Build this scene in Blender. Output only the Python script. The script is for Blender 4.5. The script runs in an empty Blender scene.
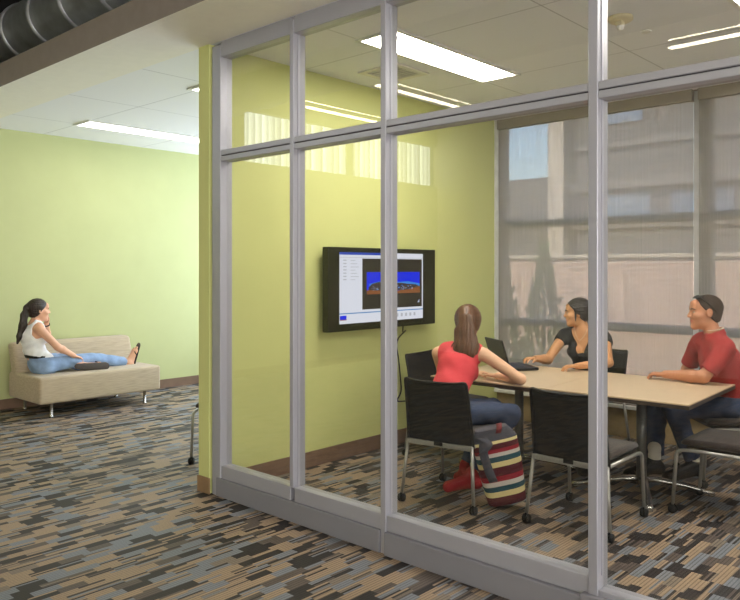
import bpy, bmesh, math, random
import numpy as np
from mathutils import Vector, Matrix
random.seed(7); rng = np.random.RandomState(5)
SC = bpy.context.scene; COL = SC.collection
PI = math.pi
V = Vector

# ------------------------------------------------------------------ materials
def lin(c):
    return tuple(((x/255)/12.92 if x/255 <= .04045 else ((x/255+.055)/1.055)**2.4) for x in c)
def new_mat(name):
    m = bpy.data.materials.new(name); m.use_nodes = True
    nt = m.node_tree; nt.nodes.clear()
    out = nt.nodes.new('ShaderNodeOutputMaterial')
    return m, nt, out
def N(nt, t, **kw):
    n = nt.nodes.new('ShaderNode'+t)
    for k, v in kw.items(): setattr(n, k, v)
    return n
def math_n(nt, op, a, b=None):
    n = N(nt, 'Math', operation=op)
    for i, q in enumerate((a, b)):
        if q is None: continue
        if isinstance(q, (int, float)): n.inputs[i].default_value = q
        else: nt.links.new(q, n.inputs[i])
    return n.outputs[0]
def ramp(nt, fac, stops, interp='LINEAR'):
    r = N(nt, 'ValToRGB'); r.color_ramp.interpolation = interp
    els = r.color_ramp.elements
    while len(els) < len(stops): els.new(.5)
    for e, (p, c) in zip(els, stops): e.position = p; e.color = (*c, 1)
    nt.links.new(fac, r.inputs[0]); return r.outputs[0]
def mat(name, rgb, rough=.6, metal=0, var=.06, vscale=12, stretch=(1,1,1), bump=0, bscale=60, spec=.4, sheen=0, coat=0):
    """principled surface with procedural mottling and bump in object space"""
    m, nt, out = new_mat(name); L = nt.links
    b = N(nt, 'BsdfPrincipled'); L.new(b.outputs[0], out.inputs[0])
    b.inputs['Roughness'].default_value = rough; b.inputs['Metallic'].default_value = metal
    b.inputs['Specular IOR Level'].default_value = spec
    if sheen: b.inputs['Sheen Weight'].default_value = sheen
    if coat: b.inputs['Coat Weight'].default_value = coat
    tc = N(nt, 'TexCoord'); mp = N(nt, 'Mapping'); mp.inputs['Scale'].default_value = stretch
    L.new(tc.outputs['Object'], mp.inputs[0])
    nz = N(nt, 'TexNoise'); nz.inputs['Scale'].default_value = vscale; nz.inputs['Detail'].default_value = 4
    L.new(mp.outputs[0], nz.inputs['Vector'])
    c = lin(rgb)
    lo = tuple(max(0, x*(1-var*2)) for x in c); hi = tuple(min(1, x*(1+var*2)) for x in c)
    L.new(ramp(nt, nz.outputs[0], [(.25, lo), (.75, hi)]), b.inputs['Base Color'])
    if bump:
        n2 = N(nt, 'TexNoise'); n2.inputs['Scale'].default_value = bscale; n2.inputs['Detail'].default_value = 3
        L.new(mp.outputs[0], n2.inputs['Vector'])
        bp = N(nt, 'Bump'); bp.inputs['Strength'].default_value = bump; bp.inputs['Distance'].default_value = .004
        L.new(n2.outputs[0], bp.inputs['Height']); L.new(bp.outputs[0], b.inputs['Normal'])
    return m
def emit(name, rgb, s):
    m, nt, out = new_mat(name); e = N(nt, 'Emission')
    e.inputs[0].default_value = (*lin(rgb), 1); e.inputs[1].default_value = s
    nt.links.new(e.outputs[0], out.inputs[0]); return m
def glass_mat(name, tint, ior=1.5):
    m, nt, out = new_mat(name); L = nt.links
    t = N(nt, 'BsdfTransparent'); t.inputs[0].default_value = (*tint, 1)
    g = N(nt, 'BsdfGlossy'); g.inputs['Roughness'].default_value = 0.004
    f = N(nt, 'Fresnel'); gm = N(nt, 'NewGeometry')
    L.new(math_n(nt, 'ADD', math_n(nt, 'MULTIPLY', gm.outputs['Backfacing'], 1/ior-ior), ior), f.inputs[0])
    mx = N(nt, 'MixShader'); L.new(f.outputs[0], mx.inputs[0]); L.new(t.outputs[0], mx.inputs[1]); L.new(g.outputs[0], mx.inputs[2])
    L.new(mx.outputs[0], out.inputs[0]); return m

def carpet():
    m, nt, out = new_mat('carpet_strips'); L = nt.links
    b = N(nt, 'BsdfPrincipled'); L.new(b.outputs[0], out.inputs[0]); b.inputs['Roughness'].default_value = .62
    b.inputs['Specular IOR Level'].default_value = .38
    g = N(nt, 'NewGeometry'); s = N(nt, 'SeparateXYZ'); L.new(g.outputs['Position'], s.inputs[0])
    w, ln = .056, .138
    v = math_n(nt, 'DIVIDE', s.outputs[0], w); row = math_n(nt, 'FLOOR', v)
    w1 = N(nt, 'TexWhiteNoise', noise_dimensions='1D'); L.new(row, w1.inputs['W'])
    u = math_n(nt, 'ADD', math_n(nt, 'DIVIDE', s.outputs[1], ln), math_n(nt, 'MULTIPLY', w1.outputs[0], 7.3))
    col = math_n(nt, 'FLOOR', u)
    cv = N(nt, 'CombineXYZ'); L.new(row, cv.inputs[0]); L.new(col, cv.inputs[1])
    w2 = N(nt, 'TexWhiteNoise', noise_dimensions='3D'); L.new(cv.outputs[0], w2.inputs['Vector'])
    sub = math_n(nt, 'FLOOR', math_n(nt, 'MULTIPLY', v, 4)); cv2 = N(nt, 'CombineXYZ')
    L.new(sub, cv2.inputs[0]); L.new(col, cv2.inputs[1]); cv2.inputs[2].default_value = 3.7
    w3 = N(nt, 'TexWhiteNoise', noise_dimensions='3D'); L.new(cv2.outputs[0], w3.inputs['Vector'])
    tan, slate, dark, taupe, mid = lin((156,135,112)), lin((122,127,135)), lin((46,41,41)), lin((94,84,78)), lin((128,116,104))
    st = [(0, tan), (.24, slate), (.44, dark), (.70, taupe), (.84, tan), (.92, mid)]
    c1 = ramp(nt, w2.outputs[0], st, 'CONSTANT'); c2 = ramp(nt, w3.outputs[0], st, 'CONSTANT')
    sep = N(nt, 'SeparateColor'); L.new(w2.outputs['Color'], sep.inputs[0])
    pick = math_n(nt, 'GREATER_THAN', sep.outputs[1], .62)
    mx = N(nt, 'MixRGB'); L.new(pick, mx.inputs[0]); L.new(c1, mx.inputs[1]); L.new(c2, mx.inputs[2])
    # fine tufted ribs
    rib = math_n(nt, 'FRACT', math_n(nt, 'MULTIPLY', v, 3)); rd = math_n(nt, 'GREATER_THAN', rib, .70)
    nz = N(nt, 'TexNoise'); nz.inputs['Scale'].default_value = 160; L.new(g.outputs['Position'], nz.inputs['Vector'])
    k = math_n(nt, 'MULTIPLY', math_n(nt, 'SUBTRACT', 1.0, math_n(nt, 'MULTIPLY', rd, .40)), math_n(nt, 'ADD', .72, math_n(nt, 'MULTIPLY', nz.outputs[0], .56)))
    mu = N(nt, 'MixRGB', blend_type='MULTIPLY'); mu.inputs[0].default_value = 1; L.new(mx.outputs[0], mu.inputs[1])
    cc = N(nt, 'CombineXYZ'); [L.new(k, cc.inputs[i]) for i in range(3)]; L.new(cc.outputs[0], mu.inputs[2])
    L.new(mu.outputs[0], b.inputs['Base Color'])
    bp = N(nt, 'Bump'); bp.inputs['Strength'].default_value = .3; bp.inputs['Distance'].default_value = .003
    L.new(nz.outputs[0], bp.inputs['Height']); L.new(bp.outputs[0], b.inputs['Normal'])
    return m
def panel_ceiling(name, rgb, ox, oy, p=1.235):
    """painted ceiling board with thin dark joints between panels"""
    m, nt, out = new_mat(name); L = nt.links
    b = N(nt, 'BsdfPrincipled'); L.new(b.outputs[0], out.inputs[0]); b.inputs['Roughness'].default_value = .85
    g = N(nt, 'NewGeometry'); s = N(nt, 'SeparateXYZ'); L.new(g.outputs['Position'], s.inputs[0])
    ks = []
    for i, o in ((0, ox), (1, oy)):
        fr = math_n(nt, 'FRACT', math_n(nt, 'DIVIDE', math_n(nt, 'ADD', s.outputs[i], 50*p-o), p))
        ks.append(math_n(nt, 'LESS_THAN', fr, .008/p))
    k = math_n(nt, 'MAXIMUM', ks[0], ks[1])
    c = lin(rgb)
    L.new(ramp(nt, k, [(0, c), (1, tuple(x*.55 for x in c))]), b.inputs['Base Color']); return m
def brick_mat(name, a, bcol, mortar, scale=1):
    m, nt, out = new_mat(name); L = nt.links
    b = N(nt, 'BsdfPrincipled'); L.new(b.outputs[0], out.inputs[0]); b.inputs['Roughness'].default_value = .9
    g = N(nt, 'NewGeometry'); s = N(nt, 'SeparateXYZ'); L.new(g.outputs['Position'], s.inputs[0])
    c = N(nt, 'CombineXYZ'); L.new(math_n(nt, 'ADD', s.outputs[0], s.outputs[1]), c.inputs[0]); L.new(s.outputs[2], c.inputs[1])
    t = N(nt, 'TexBrick'); L.new(c.outputs[0], t.inputs['Vector'])
    for k, v in zip(('Color1', 'Color2', 'Mortar'), (a, bcol, mortar)): t.inputs[k].default_value = (*lin(v), 1)
    t.inputs['Scale'].default_value = 1; t.inputs['Brick Width'].default_value = .22*scale; t.inputs['Row Height'].default_value = .075*scale
    t.inputs['Mortar Size'].default_value = .008*scale
    L.new(t.outputs[0], b.inputs['Base Color']); return m
def shade_mat():
    """loosely woven roller-shade cloth: see-through threads with vertical slubs"""
    m, nt, out = new_mat('shade_cloth'); L = nt.links
    d = N(nt, 'BsdfDiffuse'); d.inputs[0].default_value = (*lin((158,153,149)), 1)
    tl = N(nt, 'BsdfTranslucent'); tl.inputs[0].default_value = (*lin((198,193,190)), 1)
    m1 = N(nt, 'MixShader'); m1.inputs[0].default_value = .5; L.new(d.outputs[0], m1.inputs[1]); L.new(tl.outputs[0], m1.inputs[2])
    tr = N(nt, 'BsdfTransparent'); tr.inputs[0].default_value = (1, 1, 1, 1)
    g = N(nt, 'NewGeometry')
    fs = []
    for sc, det in (((90, 90, 1.2), 2), ((6, 6, 260), 2)):
        mp = N(nt, 'Mapping'); mp.inputs['Scale'].default_value = sc; L.new(g.outputs['Position'], mp.inputs[0])
        nz = N(nt, 'TexNoise'); nz.inputs['Scale'].default_value = 1; nz.inputs['Detail'].default_value = det; L.new(mp.outputs[0], nz.inputs['Vector']); fs.append(nz.outputs[0])
    f = math_n(nt, 'ADD', math_n(nt, 'MULTIPLY', math_n(nt, 'SUBTRACT', fs[0], .5), .34), math_n(nt, 'MULTIPLY', math_n(nt, 'SUBTRACT', fs[1], .5), .22))
    f = math_n(nt, 'ADD', f, SHADE_OPEN)
    m2 = N(nt, 'MixShader'); L.new(f, m2.inputs[0]); L.new(m1.outputs[0], m2.inputs[1]); L.new(tr.outputs[0], m2.inputs[2])
    L.new(m2.outputs[0], out.inputs[0]); return m
def hair_mat(name, rgb):
    m, nt, out = new_mat(name); L = nt.links
    b = N(nt, 'BsdfPrincipled'); L.new(b.outputs[0], out.inputs[0]); b.inputs['Roughness'].default_value = .42
    tc = N(nt, 'TexCoord'); mp = N(nt, 'Mapping'); mp.inputs['Scale'].default_value = (75, 75, 7); L.new(tc.outputs['Object'], mp.inputs[0])
    nz = N(nt, 'TexNoise'); nz.inputs['Scale'].default_value = 1; nz.inputs['Detail'].default_value = 3; L.new(mp.outputs[0], nz.inputs['Vector'])
    c = lin(rgb); L.new(ramp(nt, nz.outputs[0], [(.3, tuple(x*.55 for x in c)), (.7, tuple(min(1, x*1.5) for x in c))]), b.inputs['Base Color'])
    bp = N(nt, 'Bump'); bp.inputs['Strength'].default_value = .7; bp.inputs['Distance'].default_value = .006
    L.new(nz.outputs[0], bp.inputs['Height']); L.new(bp.outputs[0], b.inputs['Normal']); return m
def stripes_mat(name, stops, axis=2):
    m, nt, out = new_mat(name); L = nt.links
    b = N(nt, 'BsdfPrincipled'); L.new(b.outputs[0], out.inputs[0]); b.inputs['Roughness'].default_value = .9
    tc = N(nt, 'TexCoord'); s = N(nt, 'SeparateXYZ'); L.new(tc.outputs['Object'], s.inputs[0])
    L.new(ramp(nt, math_n(nt, 'MULTIPLY', s.outputs[axis], 2.0), [(p*2.0, lin(c)) for p, c in stops], 'CONSTANT'), b.inputs['Base Color']); return m
def ring_metal(name, rgb, period, rough):
    m, nt, out = new_mat(name); L = nt.links
    b = N(nt, 'BsdfPrincipled'); L.new(b.outputs[0], out.inputs[0]); b.inputs['Metallic'].default_value = .4; b.inputs['Roughness'].default_value = rough
    tc = N(nt, 'TexCoord'); nz = N(nt, 'TexNoise'); nz.inputs['Scale'].default_value = 6; nz.inputs['Detail'].default_value = 5; L.new(tc.outputs['Object'], nz.inputs['Vector'])
    c = lin(rgb); L.new(ramp(nt, nz.outputs[0], [(.3, tuple(x*.75 for x in c)), (.7, tuple(x*1.2 for x in c))]), b.inputs['Base Color'])
    s = N(nt, 'SeparateXYZ'); L.new(tc.outputs['Object'], s.inputs[0])
    fr = math_n(nt, 'FRACT', math_n(nt, 'DIVIDE', s.outputs[0], period)); k = math_n(nt, 'LESS_THAN', fr, .12)
    bp = N(nt, 'Bump'); bp.inputs['Strength'].default_value = .25; bp.inputs['Distance'].default_value = .006; L.new(k, bp.inputs['Height']); L.new(bp.outputs[0], b.inputs['Normal']); return m

SHADE_OPEN = .36
M = dict(
 carpet=carpet(),
 paint=mat('yellow_green_paint', (202,206,136), .75, var=.015, vscale=3, bump=.05, bscale=220),
 lobby_paint=mat('pale_lime_paint', (188,193,140), .75, var=.015, vscale=3, bump=.05, bscale=220),
 white_paint=mat('white_paint', (226,224,216), .8, var=.01),
 cream=mat('cream_paint', (244,240,226), .8, var=.01),
 tan_wall=mat('tan_panel', (150,130,96), .7), fascia=mat('warm_grey', (146,136,126), .7, var=.03),
 ceil_room=panel_ceiling('room_ceiling_panels', (238,240,246), -2.2, 5.1),
 ceil_lobby=panel_ceiling('lobby_ceiling_panels', (240,240,240), -5.17, 3.68),
 ceil_open=mat('grey_painted_deck', (150,148,146), .8), deck=mat('dark_deck', (40,38,40), .8, var=.1),
 base=mat('brown_vinyl_base', (122,98,80), .5, var=.04),
 tanbase=mat('tan_vinyl_base', (138,112,82), .5, var=.04),
 alu=mat('clear_aluminium', (170,171,180), .42, .35, var=.008, vscale=6),
 alu_dull=mat('grey_aluminium', (142,142,150), .5, .3, var=.01),
 dark_groove=mat('dark_groove', (60,58,60), .7),
 glass=glass_mat('partition_glass', (.935,.94,.92)), wglass=glass_mat('window_glass', (.97,.98,.98)),
 duct=ring_metal('galvanised_duct', (184,188,194), .155, .3),
 lamp=emit('fluorescent_diffuser', (255,248,240), 36), lobby_lamp=emit('lobby_diffuser', (255,250,244), 11),
 pend_lamp=emit('pendant_tube', (255,242,214), 32),
 daypane=emit('daylit_blind', (244,248,255), 6),
 win_frame=mat('pale_window_frame', (206,206,208), .45, var=.02), frame_white=mat('white_metal', (224,224,220), .5), black_metal=mat('black_metal', (30,30,32), .45, .3),
 chrome=mat('satin_chrome', (196,194,190), .25, .9, var=.02), silver=mat('silver_paint', (168,166,162), .35, .6, var=.02),
 rubber=mat('black_rubber', (24,24,25), .6), mesh_black=mat('black_mesh', (20,20,23), .65, var=.25, vscale=180, bump=.5, bscale=300),
 seat_fab=mat('dark_brown_fabric', (54,46,44), .9, var=.1, vscale=120, bump=.3, bscale=240, sheen=.2),
 sofa=mat('oatmeal_tweed', (180,164,140), .9, var=.08, vscale=30, stretch=(1,.25,3.2), bump=.35, bscale=120, sheen=.15),
 laminate=mat('beige_laminate', (204,182,152), .35, var=.02, vscale=5), edge=mat('dark_edge_band', (62,52,48), .5),
 post=mat('grey_post', (96,96,96), .4, .5),
 plastic_black=mat('gloss_black_plastic', (12,10,10), .22, spec=.3), plastic_dk=mat('matt_black_plastic', (26,26,28), .5),
 laptop=mat('laptop_shell', (26,26,30), .4), key=mat('slate_keys', (56,62,78), .5),
 skin1=mat('light_tan_skin', (222,170,140), .5, var=.03, vscale=20), skin2=mat('pale_skin', (228,182,150), .5, var=.03, vscale=20),
 skin3=mat('warm_olive_skin', (205,150,104), .5, var=.03, vscale=20), skin4=mat('ruddy_skin', (188,130,98), .5, var=.03, vscale=20),
 lip=mat('lips', (182,106,94), .45), eyew=mat('eye_white', (178,166,154), .7), iris=mat('dark_iris', (40,26,18), .2),
 hair_dk=hair_mat('dark_brown_hair', (40,27,22)), hair_br=hair_mat('auburn_brown_hair', (90,54,30)), hair_bk=hair_mat('near_black_hair', (30,22,20)),
 stubble=mat('cropped_brown_hair', (56,42,34), .8, var=.2, vscale=150, bump=.6, bscale=300),
 tank=mat('white_ribbed_cotton', (236,236,238), .85, var=.02, stretch=(1,1,.1), vscale=160, bump=.2, bscale=200),
 coral=mat('coral_cotton', (216,72,80), .85, var=.04, bump=.2, bscale=120), black_cloth=mat('black_jersey', (22,21,24), .8, var=.05, bump=.2),
 redpolo=mat('brick_red_pique', (158,46,46), .85, var=.05, bump=.25, bscale=250),
 denim=mat('faded_blue_denim', (136,160,196), .85, var=.14, vscale=9, bump=.3, bscale=220), denim_dk=mat('dark_denim', (58,70,96), .85, var=.14, vscale=9, bump=.3, bscale=220),
 pants=mat('charcoal_trousers', (34,36,44), .85, var=.08), belt=mat('black_leather', (20,18,18), .4), sole=mat('dark_rubber_sole', (78,72,70), .8),
 red_shoe=mat('red_canvas', (158,36,42), .7), sock=mat('grey_white_sock', (196,190,180), .9), shoe=mat('black_shoe', (24,22,22), .5),
 bead=mat('pale_beads', (214,200,176), .4), lens=mat('dark_lens', (12,12,14), .08), hairtie=mat('cream_hair_tie', (220,205,170), .7),
 ui_white=emit('screen_white', (226,228,244), 1.05), ui_blue=emit('screen_blue_line', (92,150,214), .9), ui_dark=emit('screen_charcoal', (62,54,52), .8),
 pic_blue=emit('picture_sky_blue', (18,40,240), 1.0), pic_lblue=emit('picture_light_blue', (60,140,235), .95), pic_brown=emit('picture_brown', (150,92,58), .9),
 pic_dark=emit('picture_dark_town', (70,58,64), .9), ui_grey=emit('screen_grey_text', (196,198,210), .9), pic_light=emit('picture_lights', (190,200,235), 1.0), title_blue=emit('screen_title_bar', (38,70,190), .95),
 strapgrey=mat('grey_webbing', (74,74,84), .85, bump=.3), steel=mat('smoke_detector_shell', (224,214,180), .6),
 grille=mat('dark_slot', (70,66,58), .8),
 brick_lit=brick_mat('pinkish_brick', (204,164,148), (192,150,134), (206,192,182)), brick_b=brick_mat('brown_brick', (120,98,84), (108,88,76), (128,112,100)),
 concrete=mat('pale_concrete', (196,180,164), .9, var=.04), facade=mat('taupe_panels', (100,96,94), .9, var=.04), band=mat('light_band', (120,114,110), .9), sky_glass=mat('blue_glazing', (128,142,162), .2, .4),
 grass=mat('lawn', (112,128,62), .95, var=.2, vscale=20, bump=.5), leaf=mat('conifer_green', (112,140,92), .9, var=.3, vscale=30), trunk=mat('bark', (84,66,50), .9),
)
M['shade'] = shade_mat()

# ------------------------------------------------------------------ mesh helpers
class MB:
    def __init__(s): s.bm = bmesh.new()
    def _tag(s, before, mi, smooth):
        for f in s.bm.faces:
            if f not in before: f.material_index = mi; f.smooth = smooth
    def box(s, lo, hi, bevel=0, seg=2, mi=0, mat4=None, smooth=False):
        before = set(s.bm.faces)
        lo, hi = V(lo), V(hi)
        r = bmesh.ops.create_cube(s.bm, size=1)
        vs = r['verts']
        for v in vs: v.co = V((lo[i]+(v.co[i]+.5)*(hi[i]-lo[i]) for i in range(3)))
        if bevel:
            es = list({e for v in vs for e in v.link_edges})
            bmesh.ops.bevel(s.bm, geom=es, offset=bevel, segments=seg, affect='EDGES', profile=.5)
        nf = [f for f in s.bm.faces if f not in before]
        if mat4 is not None:
            bmesh.ops.transform(s.bm, matrix=mat4, verts=list({v for f in nf for v in f.verts}))
        for f in nf: f.material_index = mi; f.smooth = smooth or (bevel > 0 and seg > 2)
        return s
    def tube(s, pts, r, n=10, mi=0, cap=True):
        pts = [V(p) for p in pts]; rs = r if isinstance(r, (list, tuple)) else [r]*len(pts)
        rings = []; prev = None
        for i, p in enumerate(pts):
            t = (pts[min(i+1, len(pts)-1)]-pts[max(i-1, 0)]).normalized()
            if prev is None:
                a = V((0,0,1)) if abs(t.z) < .9 else V((1,0,0)); u = t.cross(a).normalized()
            else: u = (prev-t*prev.dot(t)).normalized()
            prev = u; w = t.cross(u)
            rings.append([s.bm.verts.new(p+(u*math.cos(2*PI*k/n)+w*math.sin(2*PI*k/n))*rs[i]) for k in range(n)])
        for a, b in zip(rings, rings[1:]):
            for k in range(n):
                f = s.bm.faces.new((a[k], a[(k+1) % n], b[(k+1) % n], b[k])); f.smooth = True; f.material_index = mi
        if cap:
            for rg, rev in ((rings[0], True), (rings[-1], False)):
                f = s.bm.faces.new(rg[::-1] if rev else rg); f.material_index = mi
        return s
    def lathe(s, prof, c=(0,0,0), n=24, mi=0, axis='Z'):
        rings = []
        for r, z in prof:
            rg = []
            for k in range(n):
                a = 2*PI*k/n; p = (r*math.cos(a), r*math.sin(a), z)
                if axis == 'X': p = (p[2], p[0], p[1])
                if axis == 'Y': p = (p[0], p[2], p[1])
                rg.append(s.bm.verts.new(V(p)+V(c)))
            rings.append(rg)
        for a, b in zip(rings, rings[1:]):
            for k in range(n):
                f = s.bm.faces.new((a[k], a[(k+1) % n], b[(k+1) % n], b[k])); f.smooth = True; f.material_index = mi
        for rg in (rings[0], rings[-1]):
            f = s.bm.faces.new(rg); f.material_index = mi
        bmesh.ops.recalc_face_normals(s.bm, faces=s.bm.faces)
        return s
    def prism(s, poly, z0, z1, mi=0, axis=2):
        def mk(p, z):
            q = [p[0], p[1]]; q.insert(axis, z); return s.bm.verts.new(q)
        a = [mk(p, z0) for p in poly]; b = [mk(p, z1) for p in poly]; n = len(poly)
        fs = [s.bm.faces.new(a), s.bm.faces.new(b)]+[s.bm.faces.new((a[k], a[(k+1) % n], b[(k+1) % n], b[k])) for k in range(n)]
        for f in fs: f.material_index = mi
        bmesh.ops.recalc_face_normals(s.bm, faces=fs); return s
    def grid(s, fn, nu, nv, thick=0, mi=0):
        g = [[s.bm.verts.new(fn(i/nu, j/nv)) for j in range(nv+1)] for i in range(nu+1)]
        fs = []
        for i in range(nu):
            for j in range(nv):
                f = s.bm.faces.new((g[i][j], g[i+1][j], g[i+1][j+1], g[i][j+1])); f.smooth = True; f.material_index = mi; fs.append(f)
        if thick:
            bmesh.ops.recalc_face_normals(s.bm, faces=fs)
            bmesh.ops.solidify(s.bm, geom=fs, thickness=thick)
        return s
    def build(s, name, mats, parent=None, loc=None):
        me = bpy.data.meshes.new(name); s.bm.normal_update()
        if loc is not None:
            for v in s.bm.verts: v.co -= V(loc)
        s.bm.to_mesh(me); s.bm.free()
        for m in (mats if isinstance(mats, (list, tuple)) else [mats]): me.materials.append(m)
        o = bpy.data.objects.new(name, me); COL.objects.link(o)
        if loc is not None: o.location = loc
        if parent: o.parent = parent
        return o
def box(lo, hi, name, m, parent=None, bevel=0, **k): return MB().box(lo, hi, bevel, **k).build(name, m, parent)
def tag(o, label=None, cat=None, group=None, kind=None):
    for k, v in (('label', label), ('category', cat), ('group', group), ('kind', kind)):
        if v: o[k] = v
    return o
def empty(name, loc=(0,0,0), rz=0):
    o = bpy.data.objects.new(name, None); o.empty_display_size = .1; COL.objects.link(o); o.location = loc; o.rotation_euler = (0,0,rz); return o
def struct(o): o['kind'] = 'structure'; return o
def sbox(name, lo, hi, m, bevel=0): return struct(box(lo, hi, name, m, None, bevel))
def copy_tree(o, parent=None):
    c = o.copy(); COL.objects.link(c)
    if parent: c.parent = parent
    for ch in list(o.children): copy_tree(ch, c)
    return c
def fillet(pts, rad, n=6):
    pts = [V(p) for p in pts]; out = [pts[0]]
    for a, p, b in zip(pts, pts[1:], pts[2:]):
        r = min(rad, (a-p).length*.49, (b-p).length*.49)
        q0, q1 = p+(a-p).normalized()*r, p+(b-p).normalized()*r
        for k in range(n+1):
            t = k/n; out.append((1-t)**2*q0+2*t*(1-t)*p+t*t*q1)
    return out+[pts[-1]]
def rotz(o, c, a):  # rotation matrix about a vertical axis through c
    return Matrix.Translation(V(c)) @ Matrix.Rotation(a, 4, 'Z') @ Matrix.Translation(-V(c))

# ------------------------------------------------------------------ camera
H = 1.55
cam_d = bpy.data.cameras.new('camera'); cam = bpy.data.objects.new('camera', cam_d); COL.objects.link(cam)
cam.location = (0, 0, H); cam.rotation_euler = (PI/2, 0, math.atan2(.6775, .7355))
cam_d.sensor_width = 36; cam_d.lens = 36*737/740; cam_d.shift_y = -31/740; cam_d.clip_start = .02
SC.camera = cam

# ------------------------------------------------------------------ setting
XL, XR, YB, YW, YE = -8.5, 5.0, -5.0, 6.59, 6.6      # lobby wall, right wall, rear wall, window wall, lobby end wall
TX0, TX1 = -4.38, -4.26                              # green wall between lobby and meeting room
RX = 1.6                                             # right wall of the meeting room
CZ = 3.1
sbox('floor', (XL-.2, YB-.2, -.1), (XR+.2, YW, 0), M['carpet'])
sbox('floor_lobby', (XL-.2, YW, -.1), (TX1, YE+.2, 0), M['carpet'])
sbox('wall_left', (XL-.2, YB, 0), (XL, YE, 3.1), M['lobby_paint'])
sbox('wall_left_upper', (XL-.2, -.45, 3.1), (XL, YE, 5.2), M['deck'])
sbox('wall_left_head', (XL-.2, YB, 3.85), (XL, -.45, 5.2), M['lobby_paint'])
sbox('wall_tv', (TX0, 2.985, 0), (TX1, YE, CZ), M['paint'])
sbox('wall_right', (XR, YB, 0), (XR+.2, 3.0, .35), M['white_paint'])
sbox('wall_right_head', (XR, YB, 2.9), (XR+.2, 3.0, 5.2), M['white_paint'])
sbox('wall_right_front', (RX, 3.0, 0), (XR+.2, 3.1, CZ), M['white_paint'])
sbox('wall_meeting_right', (RX, 3.1, 0), (RX+.12, YW, CZ), M['white_paint'])
sbox('wall_back', (XL-.2, YB-.2, 0), (XR+.2, YB, 5.2), M['cream'])
sbox('wall_window_sill', (TX1, YW, 0), (RX, YW+.14, .27), M['tan_wall'])
sbox('wall_window_head', (TX1, YW, CZ-.005), (RX+.12, YW+.2, 5.2), M['fascia'])
sbox('ceiling_meeting', (TX1, 3.0, CZ), (RX+.12, YW, CZ+.09), M['ceil_room'])
sbox('ceiling_lobby', (XL, 3.0, CZ), (TX1, YE, CZ+.09), M['ceil_lobby'])
sbox('ceiling_deck', (XL-.2, 2.4, 5.2), (XR+.2, YE+.2, 5.3), M['deck'])
sbox('ceiling_open', (XL-.2, YB-.2, 5.2), (XR+.2, 2.4, 5.3), M['ceil_open'])
sbox('wall_plenum_end', (XL, YE, CZ), (TX1, YE+.2, 5.2), M['deck'])
sbox('wall_plenum_right', (XR, 3.0, CZ), (XR+.2, YW, 5.2), M['deck'])
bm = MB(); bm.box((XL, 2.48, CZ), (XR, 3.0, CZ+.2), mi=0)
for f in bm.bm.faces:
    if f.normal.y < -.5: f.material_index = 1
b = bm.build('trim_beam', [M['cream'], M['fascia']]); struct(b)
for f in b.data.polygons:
    f.material_index = 1 if f.normal.y < -.5 else 0  # front face greyer than the underside: its shade is put into the colour
# baseboards
sbox('baseboard_left', (XL, YB, 0), (XL+.012, YE, .11), M['base'])
sbox('baseboard_tv', (TX1, 3.1, 0), (TX1+.012, YW, .12), M['base'])
sbox('baseboard_end', (TX0-.006, 2.975, 0), (-4.246, 2.985, .11), M['tanbase'])
sbox('trim_sill', (TX1, YW-.06, .27), (RX, YW+.1, .3), M['frame_white'], .004)

# glazed partition
PY0, PY1, GY = 3.0, 3.1, 3.055
part = struct(empty('wall_glass', (-2.6, 3.05, 0))); part['kind'] = 'structure'
PO = V(part.location)
def pb(name, lo, hi, m, bevel=.003):
    o = MB().box(V(lo)-PO, V(hi)-PO, bevel, 1).build(name, m, part); return o
ZT0, ZT1 = 2.285, 2.36
posts = [(-4.245, -4.15, 0), (-3.437, -3.402, .21), (-2.687, -2.648, 0), (-1.475, -1.430, 0.0), (-.2, -.14, 0), (.9, .96, 0)]
for i, (a, c, z0) in enumerate(posts):
    m = MB()
    m.box(V((a, PY0, z0))-PO, V((c, PY1, CZ-.02))-PO, .003, 1)
    if i: m.box(V((a-.004, PY0+.035, z0+.22 if z0 == 0 else z0))-PO, V((c+.004, PY0+.05, CZ-.1))-PO)
    m.build('mullion', M['alu'], part)
bays = [(-4.15, -3.437), (-3.402, -2.687), (-2.648, -1.475), (-1.430, -.2), (-.14, .9), (.96, RX)]
for i, (a, c) in enumerate(bays):
    zb = .21 if i < 3 else .165
    m = MB(); m.box(V((a, PY0+.008, .125))-PO, V((c, PY1-.008, zb))-PO, .003, 1); m.build('bottom_rail', M['alu'], part)
    m = MB(); m.box(V((a, PY0+.004, ZT0))-PO, V((c, PY1-.004, ZT0+.034))-PO, .003, 1); m.box(V((a, PY0+.004, ZT0+.04))-PO, V((c, PY1-.004, ZT1))-PO, .003, 1)
    m.box(V((a, PY0+.012, ZT0+.03))-PO, V((c, PY1-.012, ZT0+.045))-PO, 0, mi=1); m.build('transom', [M['alu'], M['dark_groove']], part)
    m = MB(); m.box(V((a, PY0+.004, CZ-.105))-PO, V((c, PY1-.004, CZ))-PO, .003, 1); m.build('head_rail', M['alu'], part)
    pb('glass_pane', (a-.004, GY-.003, zb-.01), (c+.004, GY+.003, ZT0+.005), M['glass'], 0)
    pb('glass_pane', (a-.004, GY-.003, ZT1-.005), (c+.004, GY+.003, CZ-.1), M['glass'], 0)
for a, c, y in ((-4.19, -2.688, 2.992), (-2.647, -1.50, 2.982), (-1.50, RX, 2.975)):
    pb('kick_plate', (a, y, 0), (c, PY1-.01, .125 if a < -2 else .14), M['alu_dull'])

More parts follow.
